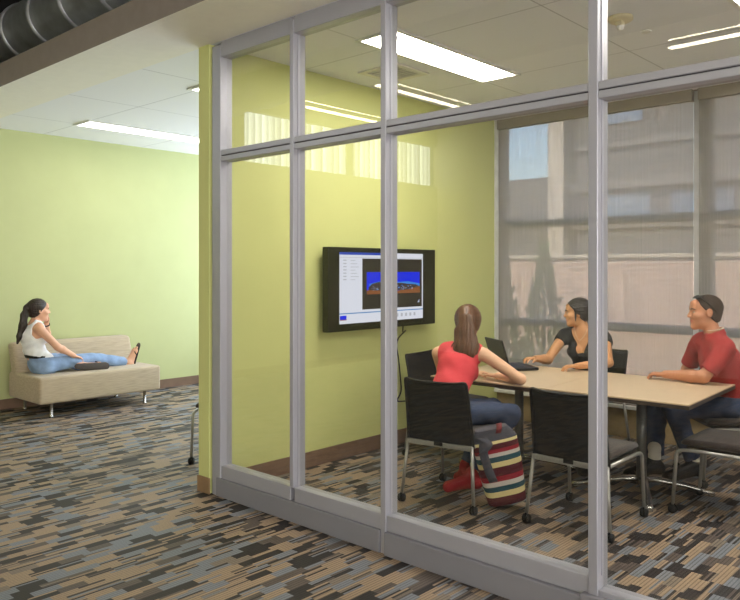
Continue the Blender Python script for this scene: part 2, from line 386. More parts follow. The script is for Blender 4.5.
# window wall with aluminium grid
win = struct(empty('window_1', (TX1, YW, 0))); WO = V(win.location)
def wb(name, lo, hi, m, bevel=.004): return MB().box(V(lo)-WO, V(hi)-WO, bevel, 1).build(name, m, win)
wy0, wy1 = YW+.03, YW+.15
mulx = [(-4.26, -4.20), (-2.275, -2.125), (-.2, -.1), (1.5, 1.6)]
for a, c in mulx: wb('window_mullion', (a, wy0, .3), (c, wy1, CZ), M['win_frame'])
for (a0, a), (c, c0) in zip(mulx, mulx[1:]):
    for z in (1.97, .97): wb('window_transom', (a, wy0+.005, z), (c, wy1-.005, z+.075), M['win_frame'])
    for z0, z1 in ((.3, .97), (1.045, 1.97), (2.045, CZ-.005)): wb('window_pane', (a, wy0+.06, z0), (c, wy0+.068, z1), M['wglass'], 0)
wb('window_jamb', (-4.262, YW-.05, .3), (-4.25, YW+.03, CZ), M['frame_white'], 0)
# roller shades
for k, (a, c, lab) in enumerate(((-4.232, -2.262, 'beige see-through roller shade behind the woman in black, beside the green wall'),
                            (-2.215, -.19, 'beige see-through roller shade behind the man in red'),
                            (-.15, 1.5, 'beige roller shade at the right end of the window wall'))):
    r = empty('roller_shade', ((a+c)/2, YW, CZ)); w = (c-a)/2
    tag(r, lab, 'window shade', 'roller shades on the window wall')
    MB().box((-w, -.045, -.10), (w, .02, 0), .004).build('shade_pocket', M['fascia'], r)
    MB().box((-w, -.012, -2.78), (w, -.010, -.09)).build('shade_cloth', M['shade'], r)
    MB().tube([(-w, -.011, -2.79), (w, -.011, -2.79)], .009, 8).build('hem_bar', M['fascia'], r)

# lobby end wall with daylit window, right-hand wall with an added light panel, rear clerestory
sbox('wall_end', (XL, YE, 0), (TX1, YE+.2, .4), M['lobby_paint'])
def lit_window(name, lo, hi, axis, nm, pane_m, frame=.05):
    w = struct(empty(name, ((lo[0]+hi[0])/2, (lo[1]+hi[1])/2, lo[2]))); O = V(w.location)
    MB().box(V(lo)-O, V(hi)-O).build('blind_pane', pane_m, w)
    for k in range(nm+1):
        q0, q1 = list(lo), list(hi); t = lo[axis]+(hi[axis]-lo[axis])*k/nm
        q0[axis], q1[axis] = t-frame/2, t+frame/2; o = 1-axis
        q0[o] -= .03; q1[o] += .03
        MB().box(V(q0)-O, V(q1)-O, .003, 1).build('window_mullion', M['alu_dull'], w)
    return w
def daypane_mat(name, rgb, s, axis):
    """back-lit vertical blind: slats of slightly different brightness"""
    m, nt, out = new_mat(name); L = nt.links; e = N(nt, 'Emission'); L.new(e.outputs[0], out.inputs[0])
    e.inputs[0].default_value = (*lin(rgb), 1)
    g = N(nt, 'NewGeometry'); sp = N(nt, 'SeparateXYZ'); L.new(g.outputs['Position'], sp.inputs[0])
    w = N(nt, 'TexWhiteNoise', noise_dimensions='1D'); L.new(math_n(nt, 'FLOOR', math_n(nt, 'MULTIPLY', sp.outputs[axis], 8)), w.inputs['W'])
    fr = math_n(nt, 'FRACT', math_n(nt, 'MULTIPLY', sp.outputs[axis], 8))
    L.new(math_n(nt, 'MULTIPLY', math_n(nt, 'ADD', .55, math_n(nt, 'MULTIPLY', w.outputs[0], .7)), math_n(nt, 'MULTIPLY', math_n(nt, 'ADD', .6, fr), s)), e.inputs[1]); return m
lit_window('window_2', (XL-.16, YB, 3.1), (XL-.12, -.45, 3.85), 1, 4, daypane_mat('clerestory_blind', (236,244,255), 4.4, 1), .16)
lit_window('window_3', (XL, YE+.08, .4), (TX0, YE+.12, CZ), 0, 3, emit('lobby_daylight', (226,238,255), 5.3), .06)
lit_window('added_light_right', (XR+.08, YB, .35), (XR+.12, 3.0, 2.9), 1, 5, emit('side_fill_light', (255,250,246), 8.2), .06)  # unseen glowing panel, added to light the lobby from the right

# ducts
def duct(name, c, R, x0, x1, lab):
    d = empty(name, ((x0+x1)/2, c[0], c[1])); tag(d, lab, 'duct'); hw = (x1-x0)/2
    MB().lathe([(R, -hw), (R, hw)], n=40, axis='X').build('duct_tube', M['duct'], d)
    k = 0; x = -hw+.3
    while x < hw:
        MB().lathe([(R, x-.03), (R+.014, x-.022), (R+.014, x+.022), (R, x+.03)], n=40, axis='X').build('duct_band', M['duct'], d); x += .62; k += 1
duct('ventilation_duct', (3.12, 3.93), .27, -8.45, 1.5, 'round galvanised ventilation duct running above the beam at top left')
duct('ventilation_duct', (1.0, 3.53), .225, -8.4, -1.2, 'round galvanised ventilation duct over the lobby, mirrored in the upper panes')

# ceiling fittings
def troffer(x0, x1, y0, y1, lamp, lab):
    t = empty('ceiling_light', ((x0+x1)/2, (y0+y1)/2, CZ)); tag(t, lab, 'ceiling light', 'recessed fluorescent ceiling lights'); a, c = (x1-x0)/2, (y1-y0)/2
    m = MB()
    for lo, hi in (((-a-.03, -c-.03), (a+.03, -c)), ((-a-.03, c), (a+.03, c+.03)), ((-a-.03, -c), (-a, c)), ((a, -c), (a+.03, c))):
        m.box((*lo, -.014), (*hi, 0))
    m.box((a*.42, -c, -.012), (a*.42+.018, c, -.002)); m.build('trim_frame', M['frame_white'], t)
    MB().box((-a, -c, -.008), (a, c, -.003)).build('diffuser', lamp, t)
troffer(-3.42, -3.11, 3.62, 5.08, M['lamp'], 'bright recessed ceiling light in the meeting room above the table')
troffer(-1.325, -1.015, 3.62, 5.08, M['lamp'], 'recessed ceiling light in the meeting room at the top right corner')
troffer(.4, .7, 3.62, 5.08, M['lamp'], 'recessed ceiling light in the meeting room beyond the right edge')
troffer(-7.66, -7.36, 3.68, 5.3, M['lobby_lamp'], 'recessed ceiling light in the white lobby ceiling above the sofa')
troffer(-5.42, -5.12, 3.62, 5.2, M['lobby_lamp'], 'recessed ceiling light in the lobby ceiling next to the green wall')
v = empty('air_vent', (-3.8, 4.40, CZ)); tag(v, 'square white air vent with dark slots in the meeting room ceiling', 'air vent')
m = MB()
for lo, hi in (((-.2, -.2), (.2, -.15)), ((-.2, .15), (.2, .2)), ((-.2, -.15), (-.15, .15)), ((.15, -.15), (.2, .15))): m.box((*lo, -.012), (*hi, 0))
m.build('vent_frame', M['white_paint'], v)
MB().box((-.15, -.15, -.004), (.15, .15, 0)).build('vent_recess', M['grille'], v)
for k in range(7): MB().box((-.15, -.004, -.014), (.15, .004, -.004), mat4=Matrix.Translation((0, -.13+.0433*k, 0))).build('vent_slat', M['white_paint'], v)
s = empty('smoke_detector', (-1.94, 4.38, CZ)); tag(s, 'round cream smoke detector with white strobe on the meeting room ceiling', 'smoke detector')
MB().lathe([(.075, 0), (.075, -.02), (.06, -.03), (.02, -.03)]).build('detector_base', M['steel'], s)
MB().box((-.022, -.03, -.055), (.022, .02, -.028), .004).build('detector_housing', M['steel'], s)
MB().lathe([(.024, -.05), (.024, -.062), (.016, -.078), (.004, -.082)]).build('detector_lens', M['frame_white'], s)
o = MB().lathe([(.034, 0), (.034, -.006), (.03, -.009), (.003, -.009)]).build('sprinkler_cover', M['frame_white']); o.location = (-1.93, 4.75, CZ)
tag(o, 'small round white sprinkler cover plate on the ceiling beside the smoke detector', 'sprinkler cover')
for x in (-7.4, -5.9):
    p = empty('pendant_light', (x, -1.4, 3.75)); tag(p, 'long slim pendant light hanging over the lobby, mirrored in the glass' if x < -7 else 'long slim pendant light nearer the camera over the lobby', 'pendant light', 'pendant lights over the lobby')
    MB().box((-.05, -1.0, 0), (.05, 1.0, .06), .01).build('housing', M['alu_dull'], p)
    MB().box((-.035, -.98, -.012), (.035, .98, 0)).build('lamp_strip', M['pend_lamp'], p); MB().box((-.035, -.98, .06), (.035, .98, .07)).build('added_uplight', M['pend_lamp'], p)  # top strip is an added emitter, brightens the deck and lobby
    for y in (-.8, .8): MB().tube([(0, y, .05), (0, y, 1.45)], .004, 6).build('cable', M['alu'], p)
for x, lab in ((-1.5, 'long slim pendant light across the lobby in front of the partition, left of the pair'), (1.3, 'long slim pendant light across the lobby in front of the partition, right of the pair')):
    q_ = copy_tree(p); q_.location = (x, -1.3, 3.75); q_.rotation_euler = (0, 0, PI/2); q_.scale = (1, 1.3, 1); tag(q_, lab, 'pendant light')

# ------------------------------------------------------------------ outside
sbox('ground', (-40, YW+.15, -.25), (30, 60, -.12), M['grass'])
w = empty('garden_wall', (-4, 11, -.12)); tag(w, 'low sunlit pinkish brick wall outside the window', 'garden wall')
MB().box((-14, 0, 0), (12, .3, 1.84)).build('brickwork', M['brick_lit'], w)
MB().box((-14.02, -.04, 1.84), (12.02, .34, 1.9), .008).build('coping', M['concrete'], w)
b = empty('brick_building', (-2, 14, -.12)); tag(b, 'dark taupe building with horizontal bands seen through the shades', 'building')
bl = lambda lo, hi: (V(lo)-V((-2, 14, -.12)), V(hi)-V((-2, 14, -.12)))
MB().box(*bl((-7.29, 14, -.12), (14, 22, 9))).build('facade', M['facade'], b)
for z0, z1, d in ((3.12, 3.3, .15), (3.95, 4.05, .08), (5.3, 5.5, .2), (2.35, 2.45, .06)): MB().box(*bl((-7.29, 14-d, z0), (14, 14.02, z1))).build('ledge', M['band'], b)
for k in range(7):
    x = -6.7+k*1.5; MB().box(*bl((x, 13.97, 2.6), (x+1.1, 14.05, 3.02))).build('window', M['sky_glass'], b)
MB().box(*bl((-6.5, 13.97, 4.42), (-5.75, 14.05, 4.78))).build('window', M['sky_glass'], b)
MB().box(*bl((-7.62, 13.7, -.12), (-7.27, 14.1, 9))).build('corner_pier', M['concrete'], b)
MB().box(*bl((-18, 14.4, -.12), (-7.6, 16, 3.55))).build('side_wing', M['facade'], b)
def conifer(x, y, h, r, lab, seed):
    rr = random.Random(seed); t = empty('conifer', (x, y, -.12)); tag(t, lab, 'tree', 'small conifers by the garden wall')
    MB().tube([(0, 0, 0), (0, 0, h*.5)], .03, 8).build('trunk', M['trunk'], t)
    m = MB(); bmx = m.bm
    for k in range(900):
        z = rr.random()**1.1; rad = r*(1-z)**.75*(.55+.5*rr.random())*(1 if z > .06 else .6); a = rr.random()*2*PI
        c = V((rad*math.cos(a), rad*math.sin(a), .12+z*(h-.16))); d = V((math.cos(a)*.6, math.sin(a)*.6, .8+rr.random())).normalized()
        sd = d.cross(V((rr.random()-.5, rr.random()-.5, rr.random()-.5))).normalized(); l = .1*(.6+rr.random())
        q = [bmx.verts.new(c+v) for v in (-sd*l*.25, sd*l*.25, d*l)]; bmx.faces.new(q)
    m.build('foliage', M['leaf'], t)
conifer(-5.35, 9.5, 2.0, .36, 'small pointed conifer outside the window behind the woman in black', 1)
conifer(-6.15, 9.7, 1.75, .34, 'small pointed conifer outside the window next to the green wall', 2)

# ------------------------------------------------------------------ furniture
def make_chair():
    r = empty('mesh_chair')
    m = MB()
    def back(u, v):   # u across, v up
        x = (u-.5)*(.475-.03*v); z = .405+.415*v
        y = -.235-.075*v**1.3-.035*(1-(2*u-1)**2)*(.4+.6*v)
        return V((x, y, z+.012*abs(2*u-1)**3*v))
    m.grid(back, 14, 10, .006); m.build('backrest', M['mesh_black'], r)
    e = [back(0, k/8) for k in range(9)]+[back(k/10, 1) for k in range(1, 10)]+[back(1, 1-k/8) for k in range(9)]
    MB().tube(fillet(e, .02, 2), .0095, 8).build('back_frame', M['plastic_dk'], r)
    MB().box((-.24, -.262, .388), (.24, -.232, .420), .006).build('rear_rail', M['silver'], r)
    MB().box((-.032, -.268, .398), (.032, -.258, .426), .005).build('handle_clip', M['plastic_dk'], r)
    st = MB().box((-.235, -.225, .425), (.235, .245, .482), .026, 4)
    for v in st.bm.verts: v.co.z += .012*(v.co.x/.235)**2-(.02*max(0, v.co.y-.12)/.12 if v.co.z > .45 else 0)
    st.build('seat', M['seat_fab'], r)
    MB().box((-.21, -.2, .412), (.21, .215, .428), .006).build('seat_pan', M['plastic_dk'], r)
    def caster(c, parent):
        w = MB(); w.lathe([(.004, -.021), (.024, -.02), (.027, -.014), (.027, -.004)], c=(c[0], c[1], .027), n=18, axis='X')
        w.lathe([(.027, .004), (.027, .014), (.024, .02), (.004, .021)], c=(c[0], c[1], .027), n=18, axis='X')
        w.box((c[0]-.006, c[1]-.014, .02), (c[0]+.006, c[1]+.014, .062), .004); w.build('caster', M['rubber'], parent)
    for sx in (-1, 1):
        l = MB().tube([(sx*.232, -.247, .415), (sx*.262, -.285, .055)], .0115, 10).build('leg', M['silver'], r); caster((sx*.262, -.285), l)
        p = fillet([(sx*.238, -.235, .415), (sx*.24, .19, .412), (sx*.243, .262, .40), (sx*.248, .285, .055)], .055, 7)
        l = MB().tube(p, .0115, 10).build('leg', M['silver'], r); caster((sx*.248, .285), l)
    return r
CH = [((-2.97, 4.09), .17, 'black mesh chair with silver legs under the girl in coral, back to the glass'),
      ((-2.10, 4.26), .04, 'empty black mesh chair in front of the table, beside the striped bag'),
      ((-1.475, 5.00), PI/2, 'dark mesh chair facing the right end of the table, cut off by the frame'),
      ((-3.03, 6.07), PI-.30, 'black mesh chair under the woman in the black top, by the window'),
      ((-1.74, 5.80), PI-.86, 'black mesh chair under the man in the red shirt'),
      ((-3.68, 5.00), -PI/2+.1, 'empty black mesh chair between the television wall and the table'),
      ((-4.98, 3.72), -2.5, 'chair mostly hidden behind the end of the green wall, one silver leg showing')]
chair0 = make_chair()
for k, ((x, y), a, lab) in enumerate(CH):
    c = chair0 if k == 0 else copy_tree(chair0)
    c.location = (x, y, 0); c.rotation_euler = (0, 0, a); tag(c, lab, 'chair', 'black mesh chairs on castors')

TA = math.radians(2.5); TD = 1.05; TW = .955
def make_table():
    t = empty('meeting_table')
    MB().box((-TW/2+.001, -TD/2, .698), (TW/2-.001, TD/2, .722)).build('edge_band', M['edge'], t)
    MB().box((-TW/2+.002, -TD/2+.001, .722), (TW/2-.002, TD/2-.001, .73)).build('tabletop', M['laminate'], t)
    MB().tube([(0, 0, .05), (0, 0, .69)], .034, 20).build('column', M['post'], t)
    MB().box((-.2, -.2, .682), (.2, .2, .698), .004).build('top_plate', M['post'], t)
    for k in range(4):
        a = .45+k*PI/2; d = V((math.cos(a), math.sin(a), 0)); n = V((-d.y, d.x, 0)); m = MB()
        prof = [(0, .105, .075, .032), (.12, .098, .072, .03), (.28, .075, .05, .027), (.42, .04, .018, .024), (.47, .03, .006, .022)]
        rows = []
        for x, zt, zb, w in prof:
            rows.append([m.bm.verts.new(d*x+n*sx*w+V((0, 0, z))) for sx, z in ((-1, zb), (1, zb), (1, zt), (-1, zt))])
        for p, q in zip(rows, rows[1:]):
            for i in range(4): m.bm.faces.new((p[i], p[(i+1) % 4], q[(i+1) % 4], q[i])).smooth = True
        m.bm.faces.new(rows[0]); m.bm.faces.new(rows[-1]); bmesh.ops.recalc_face_normals(m.bm, faces=m.bm.faces)
        m.tube([d*.45+V((0, 0, 0)), d*.45+V((0, 0, .014))], .02, 12); m.build('foot', M['chrome'], t)
    return t
t0 = make_table(); u = V((math.cos(TA), math.sin(TA), 0)); tc = V((-2.57, 5.05, 0))
t0.location = tc+u*TW/2; t0.rotation_euler = (0, 0, TA)
tag(t0, 'beige-topped meeting table with dark edge, the right one in front of the man in red', 'table', 'two meeting tables pushed together')
t1 = copy_tree(t0); t1.location = tc-u*TW/2
tag(t1, 'beige-topped meeting table with the open laptop on it, next to the girl in coral', 'table')

# television
tv = empty('television', (-4.26, 4.70, 1.05)); tag(tv, 'wide black wall-mounted television showing a lit blue and brown picture', 'television')
TVX = .115
MB().box((TVX-.065, -.685, .0), (TVX, .685, .675), .006).build('bezel', M['plastic_black'], tv)
MB().box((0, -.3, .15), (TVX-.065, .3, .5), .004).build('wall_mount', M['black_metal'], tv)
sm = MB()
sy0, sy1, sz0, sz1 = -.56, .50, .06, .635
X0 = TVX+.001
def q(mi, a, b, c, d, l): # a..b along Y in screen fraction, c..d up
    sm.box((X0, sy0+a*(sy1-sy0), sz0+c*(sz1-sz0)), (X0+.0006*l, sy0+b*(sy1-sy0), sz0+d*(sz1-sz0)), mi=mi)
q(0, 0, 1, 0, 1, 1); q(9, 0, .62, .965, 1, 2); q(7, 0, 1, .925, .93, 2)
q(2, .25, .985, .185, .915, 2)
q(3, .30, .955, .40, .72, 3)
def poly(mi, pts, l):
    sm.prism([(sy0+a*(sy1-sy0), sz0+c*(sz1-sz0)) for a, c in pts], X0, X0+.0006*l, mi=mi, axis=0)
poly(4, [(.33, .55), (.5, .60), (.65, .57), (.8, .58), (.955, .54), (.955, .50), (.33, .50)], 4)
poly(6, [(.32, .50), (.36, .55), (.44, .575), (.56, .565), (.64, .55), (.70, .56), (.80, .54), (.90, .53), (.95, .50), (.95, .45), (.32, .44)], 5)
poly(5, [(.30, .40), (.30, .46), (.45, .45), (.65, .44), (.80, .455), (.955, .50), (.955, .40)], 6)
for k in range(46):
    a = .34+.58*random.random(); c = .455+.06*random.random(); d = .006+.012*random.random()
    q(8 if k % 3 else 4, a, a+d, c, c+.5*d, 7)
q(1, 0, 1, .135, .15, 2); q(3, .005, .075, .06, .115, 3); q(5, .005, .075, .05, .062, 3)
for k in range(7): q(7, .04, .075, .88-.045*k, .895-.045*k, 2); q(7, .12, .17+.02*(k % 3), .88-.045*k, .888-.045*k, 2)
for k in range(6): q(7, .60+.055*k, .625+.055*k, .05, .10, 2)
poly(8, [(.925, .25), (.95, .25), (.95, .30)], 4)
sm.build('screen', [M[k] for k in ('ui_white', 'ui_blue', 'ui_dark', 'pic_blue', 'pic_lblue', 'pic_brown', 'pic_dark', 'ui_grey', 'pic_light', 'title_blue')], tv)
c = MB().tube(fillet([(-4.19, 4.98, 1.05), (-4.215, 5.0, .98), (-4.23, 5.08, 1.01), (-4.235, 4.93, .92), (-4.24, 4.98, .75), (-4.24, 5.02, .45), (-4.235, 4.93, .38), (-4.235, 5.05, .37), (-4.24, 5.2, .36)], .08, 6), .006, 8).build('power_cable', M['plastic_dk'], None, (-4.24, 5.0, .36))
tag(c, 'thin black cable hanging down the green wall below the television', 'cable')

# laptop
lp = empty('laptop', (-3.24, 5.29, .73), math.atan2(-.55, .835)); tag(lp, 'open black laptop on the table, lid back towards the glass', 'laptop')
# local: +y is the user's side
MB().box((-.175, -.125, .003), (.175, .125, .026), .006).build('laptop_base', M['laptop'], lp)
k = MB()
for r_ in range(5):
    for c_ in range(13): k.box((-.155+c_*.0238, -.07+r_*.0205, .026), (-.155+c_*.0238+.020, -.07+r_*.0205+.017, .0285))
k.box((-.04, .055, .026), (.04, .1, .0268)); k.build('keyboard', M['key'], lp)
A = Matrix.Translation((0, -.122, .026)) @ Matrix.Rotation(math.radians(17), 4, 'X')
lid = MB().box((-.175, -.012, 0), (.175, 0, .235), .005, mat4=A).build('lid', M['laptop'], lp)
MB().box((-.16, .0003, .018), (.16, .0015, .222), mat4=A).build('laptop_screen', M['plastic_black'], lid)

# sofa
sf = empty('sofa', (-8.0, 3.96, 0)); tag(sf, 'oatmeal tweed armless sofa with chrome legs against the lime wall', 'sofa')
def soft(lo, hi, bev): return MB().box(lo, hi, bev, 5)
m = soft((-.40, -.70, .15), (.40, .70, .43), .03)
m.build('seat', M['sofa'], sf)
m = soft((-.42, -.696, .16), (-.24, .696, .74), .045)
for v in m.bm.verts: v.co.x -= .10*(v.co.z-.43)/.3-.06
m.build('backrest', M['sofa'], sf)
for x, y in ((.33, -.55), (.33, .53), (-.33, -.55), (-.33, .53)):
    MB().lathe([(.022, 0), (.022, .012), (.016, .016), (.016, .155)], c=(x, y, 0), n=16).build('leg', M['chrome'], sf)

# striped bag
mar, red, wh, teal, cr, gy = (88,28,40), (150,30,48), (204,196,190), (38,78,92), (222,206,150), (78,74,80)
bag = empty('tote_bag', (-2.585, 4.12, 0.0), math.radians(38)); bag.rotation_euler = (math.radians(6), math.radians(-13), math.radians(38)); bag.location.z = .05
tag(bag, 'striped maroon, white and teal tote bag leaning on the floor beside the coral girl', 'bag')
stops = [(0, mar), (.055, cr), (.09, teal), (.125, wh), (.155, red), (.19, mar), (.25, cr), (.285, teal), (.32, wh), (.345, red), (.37, mar), (.405, cr), (.425, gy)]
def bagf(lo, hi, z0, z1):
    m = MB(); n = 28; rows = []
    for j in range(15):
        t = j/14; z = z0+(z1-z0)*t; rg = []
        for k in range(n):
            a = 2*PI*k/n; ex = .55
            cx, cy = math.copysign(abs(math.cos(a))**ex, math.cos(a)), math.copysign(abs(math.sin(a))**ex, math.sin(a))
            wx = lo[0]+(hi[0]-lo[0])*t; wy = lo[1]+(hi[1]-lo[1])*t
            bul = 1+.05*math.sin(3*a+5*z)+.05*math.sin(PI*t)
            rg.append(m.bm.verts.new((wx*cx*bul, wy*cy*bul+.01*math.sin(9*z), z)))
        rows.append(rg)
    for p, q_ in zip(rows, rows[1:]):
        for k in range(n): m.bm.faces.new((p[k], p[(k+1) % n], q_[(k+1) % n], q_[k])).smooth = True
    m.bm.faces.new(rows[0]); m.bm.faces.new(rows[-1]); bmesh.ops.recalc_face_normals(m.bm, faces=m.bm.faces); return m
bagf((.125, .065), (.145, .06), .0, .43).build('bag_body', stripes_mat('striped_weave', stops), bag)
bagf((.14, .055), (.10, .045), .425, .50).build('bag_collar', M['strapgrey'], bag)
def band(pts, w, name, m_):
    m = MB(); pts = fillet(pts, .05, 5)
    m.grid(lambda a, c_: pts[min(len(pts)-1, int(round(c_*(len(pts)-1))))]+V(((a-.5)*w, 0, 0)), 2, len(pts)-1, .006); return m.build(name, m_, bag)
band([(-.06, -.06, .46), (-.085, -.10, .38), (-.075, -.095, .25), (-.06, -.085, .17)], .055, 'strap', M['strapgrey'])
band([(-.09, -.05, .47), (-.02, -.10, .42), (-.10, -.11, .37)], .05, 'strap', M['strapgrey'])
band([(.03, -.05, .45), (.05, -.07, .50), (.06, .02, .52), (.05, .05, .45)], .035, 'bag_handle', mat('maroon_webbing', (100,36,42), .85))

# ------------------------------------------------------------------ figures: signed-distance modelling, one skin each
class Field:
    def __init__(s, lo, hi, h):
        s.lo = np.array(lo, float); s.h = h; s.n = np.maximum(4, np.ceil((np.array(hi)-s.lo)/h).astype(int)+1)
        s.D = np.full(s.n, 1.0, np.float32); s.ax = [s.lo[i]+h*np.arange(s.n[i]) for i in range(3)]
    def sub(s, lo, hi):
        a = np.clip(np.floor((np.array(lo)-s.lo)/s.h).astype(int), 0, s.n); b = np.clip(np.ceil((np.array(hi)-s.lo)/s.h).astype(int)+1, 0, s.n)
        if np.any(b <= a): return None, None
        sl = tuple(slice(a[i], b[i]) for i in range(3))
        return sl, np.meshgrid(*[s.ax[i][sl[i]].astype(np.float32) for i in range(3)], indexing='ij', sparse=True)
    def apply(s, prims):
        for p in prims:
            k = p.get('k', .02); mg = max(k, .012)+3*s.h
            sl, P = s.sub(p['lo']-mg, p['hi']+mg)
            if sl is None: continue
            d = p['f'](P).astype(np.float32)
            if p.get('cut') is not None:
                for c, n in p['cut']: d = np.maximum(d, sum((P[i]-c[i])*n[i] for i in range(3)))
            A = s.D[sl]
            if p.get('sub'):
                d = -d; hh = np.maximum(k-np.abs(A-d), 0)/k; s.D[sl] = np.maximum(A, d)+hh*hh*k*.25
            else:
                hh = np.maximum(k-np.abs(A-d), 0)/k; s.D[sl] = np.minimum(A, d)-hh*hh*k*.25
        return s
    def clip(s, c, n):
        P = np.meshgrid(*[a.astype(np.float32) for a in s.ax], indexing='ij', sparse=True)
        s.D = np.maximum(s.D, sum((P[i]-c[i])*n[i] for i in range(3)).astype(np.float32)); return s
    def wrinkle(s, amp, fr, seed=0):
        r = np.random.RandomState(seed); P = np.meshgrid(*[a.astype(np.float32) for a in s.ax], indexing='ij', sparse=True); w = 0
        for k in range(5):
            d = r.normal(size=3); d /= np.linalg.norm(d); w = w+np.sin(sum(P[i]*d[i] for i in range(3))*fr*(.6+r.rand())+r.rand()*6)
        s.D = (s.D+amp*w/2.2).astype(np.float32); return s
    def mesh(s, name, mats, parent, origin, pick=None):
        D = s.D; D[0] = D[-1] = 1; D[:, 0] = D[:, -1] = 1; D[:, :, 0] = D[:, :, -1] = 1
        ins = D < 0; nx, ny, nz = [x-1 for x in D.shape]
        cs = [(i, j, k) for i in (0, 1) for j in (0, 1) for k in (0, 1)]
        g = lambda A, c: A[c[0]:c[0]+nx, c[1]:c[1]+ny, c[2]:c[2]+nz]
        cnt = sum(g(ins, c).astype(np.int8) for c in cs); act = (cnt > 0) & (cnt < 8)
        idx = np.full(act.shape, -1, np.int64); ijk = np.argwhere(act); idx[act] = np.arange(len(ijk))
        acc = np.zeros((len(ijk), 3)); num = np.zeros(len(ijk)); I = ijk
        val = {c: D[I[:, 0]+c[0], I[:, 1]+c[1], I[:, 2]+c[2]].astype(float) for c in cs}
        for a in cs:
            for ax in range(3):
                if a[ax]: continue
                b_ = list(a); b_[ax] = 1; b_ = tuple(b_); va, vb = val[a], val[b_]; cr_ = (va < 0) != (vb < 0)
                t = np.where(cr_, va/np.where(cr_, va-vb, 1), 0)
                p = np.tile(np.array(a, float), (len(I), 1)); p[:, ax] += t; acc[cr_] += p[cr_]; num[cr_] += 1
        vert = (I+acc/num[:, None])*s.h+s.lo-np.array(origin)
        faces = []
        for ax in range(3):
            o1, o2 = (ax+1) % 3, (ax+2) % 3
            A = ins.take(range(0, ins.shape[ax]-1), ax); B = ins.take(range(1, ins.shape[ax]), ax)
            e = np.argwhere(A != B)
            if not len(e): continue
            ok = (e[:, o1] > 0) & (e[:, o2] > 0) & (e[:, o1] < D.shape[o1]-1) & (e[:, o2] < D.shape[o2]-1); e = e[ok]
            first = ins[e[:, 0], e[:, 1], e[:, 2]]
            def cell(d1, d2):
                c_ = e.copy(); c_[:, o1] -= d1; c_[:, o2] -= d2; return idx[c_[:, 0], c_[:, 1], c_[:, 2]]
            qd = np.stack([cell(1, 1), cell(0, 1), cell(0, 0), cell(1, 0)], 1)
            qd[~first] = qd[~first][:, ::-1]; faces.append(qd)
        F = np.concatenate(faces); F = F[(F >= 0).all(1)]
        # light smoothing
        for _ in range(2):
            sm_ = np.zeros_like(vert); n_ = np.zeros(len(vert))
            for a in range(4):
                np.add.at(sm_, F[:, a], vert[F[:, (a+1) % 4]]+vert[F[:, (a+3) % 4]]); np.add.at(n_, F[:, a], 2)
            vert = vert*.5+.5*sm_/np.maximum(n_, 1)[:, None]
        me = bpy.data.meshes.new(name)
        me.vertices.add(len(vert)); me.vertices.foreach_set('co', vert.astype(np.float32).ravel())
        me.loops.add(F.size); me.loops.foreach_set('vertex_index', F.astype(np.int32).ravel())
        me.polygons.add(len(F)); me.polygons.foreach_set('loop_start', (np.arange(len(F))*4).astype(np.int32))
        me.polygons.foreach_set('use_smooth', np.ones(len(F), bool))
        mats = mats if isinstance(mats, (list, tuple)) else [mats]
        for m_ in mats: me.materials.append(m_)
        if pick is not None: me.polygons.foreach_set('material_index', pick(vert[F].mean(1)+np.array(origin)).astype(np.int32))
        me.update(calc_edges=True); me.validate()
        o = bpy.data.objects.new(name, me); COL.objects.link(o)
        if parent: o.parent = parent
        else: o.location = origin
        return o
def nv(v): v = np.array(v, float); return v/np.linalg.norm(v)
def cap(a, b, ra, rb=None, k=.02, flat=None, s=1, cut=None, sub=False):
    a, b = np.array(a, float), np.array(b, float); rb = ra if rb is None else rb
    if np.allclose(a, b): b = a+np.array([0, 0, 1e-4])
    ba = b-a
    if flat is not None:
        fl = nv(flat); ba = ba+(1/s-1)*ba.dot(fl)*fl
    bb = ba.dot(ba)
    def f(P):
        q_ = [P[i]-a[i] for i in range(3)]
        if flat is not None:
            d = sum(q_[i]*fl[i] for i in range(3))*(1/s-1); q_ = [q_[i]+d*fl[i] for i in range(3)]
        t = np.clip(sum(q_[i]*ba[i] for i in range(3))/bb, 0, 1)
        return np.sqrt(sum((q_[i]-t*ba[i])**2 for i in range(3)))-(ra+(rb-ra)*t)
    r = max(ra, rb)
    return dict(f=f, lo=np.minimum(a, b if flat is None else b)-r, hi=np.maximum(a, b)+r, k=k, cut=cut, sub=sub)
def ell(c, r, R=None, k=.02, cut=None, sub=False):
    c, r = np.array(c, float), np.array(r, float); R = np.eye(3) if R is None else R
    def f(P):
        q_ = [P[i]-c[i] for i in range(3)]
        l = [sum(q_[j]*R[j, i] for j in range(3)) for i in range(3)]
        k0 = np.sqrt(sum((l[i]/r[i])**2 for i in range(3))); k1 = np.sqrt(sum((l[i]/r[i]**2)**2 for i in range(3)))+1e-9
        return k0*(k0-1)/k1
    m_ = r.max()
    return dict(f=f, lo=c-m_, hi=c+m_, k=k, cut=cut, sub=sub)
def frame(fwd, up):
    f_ = nv(fwd); x = nv(np.cross(f_, up)); u_ = np.cross(x, f_); return np.stack([x, f_, u_], 1)   # columns: right, forward, up
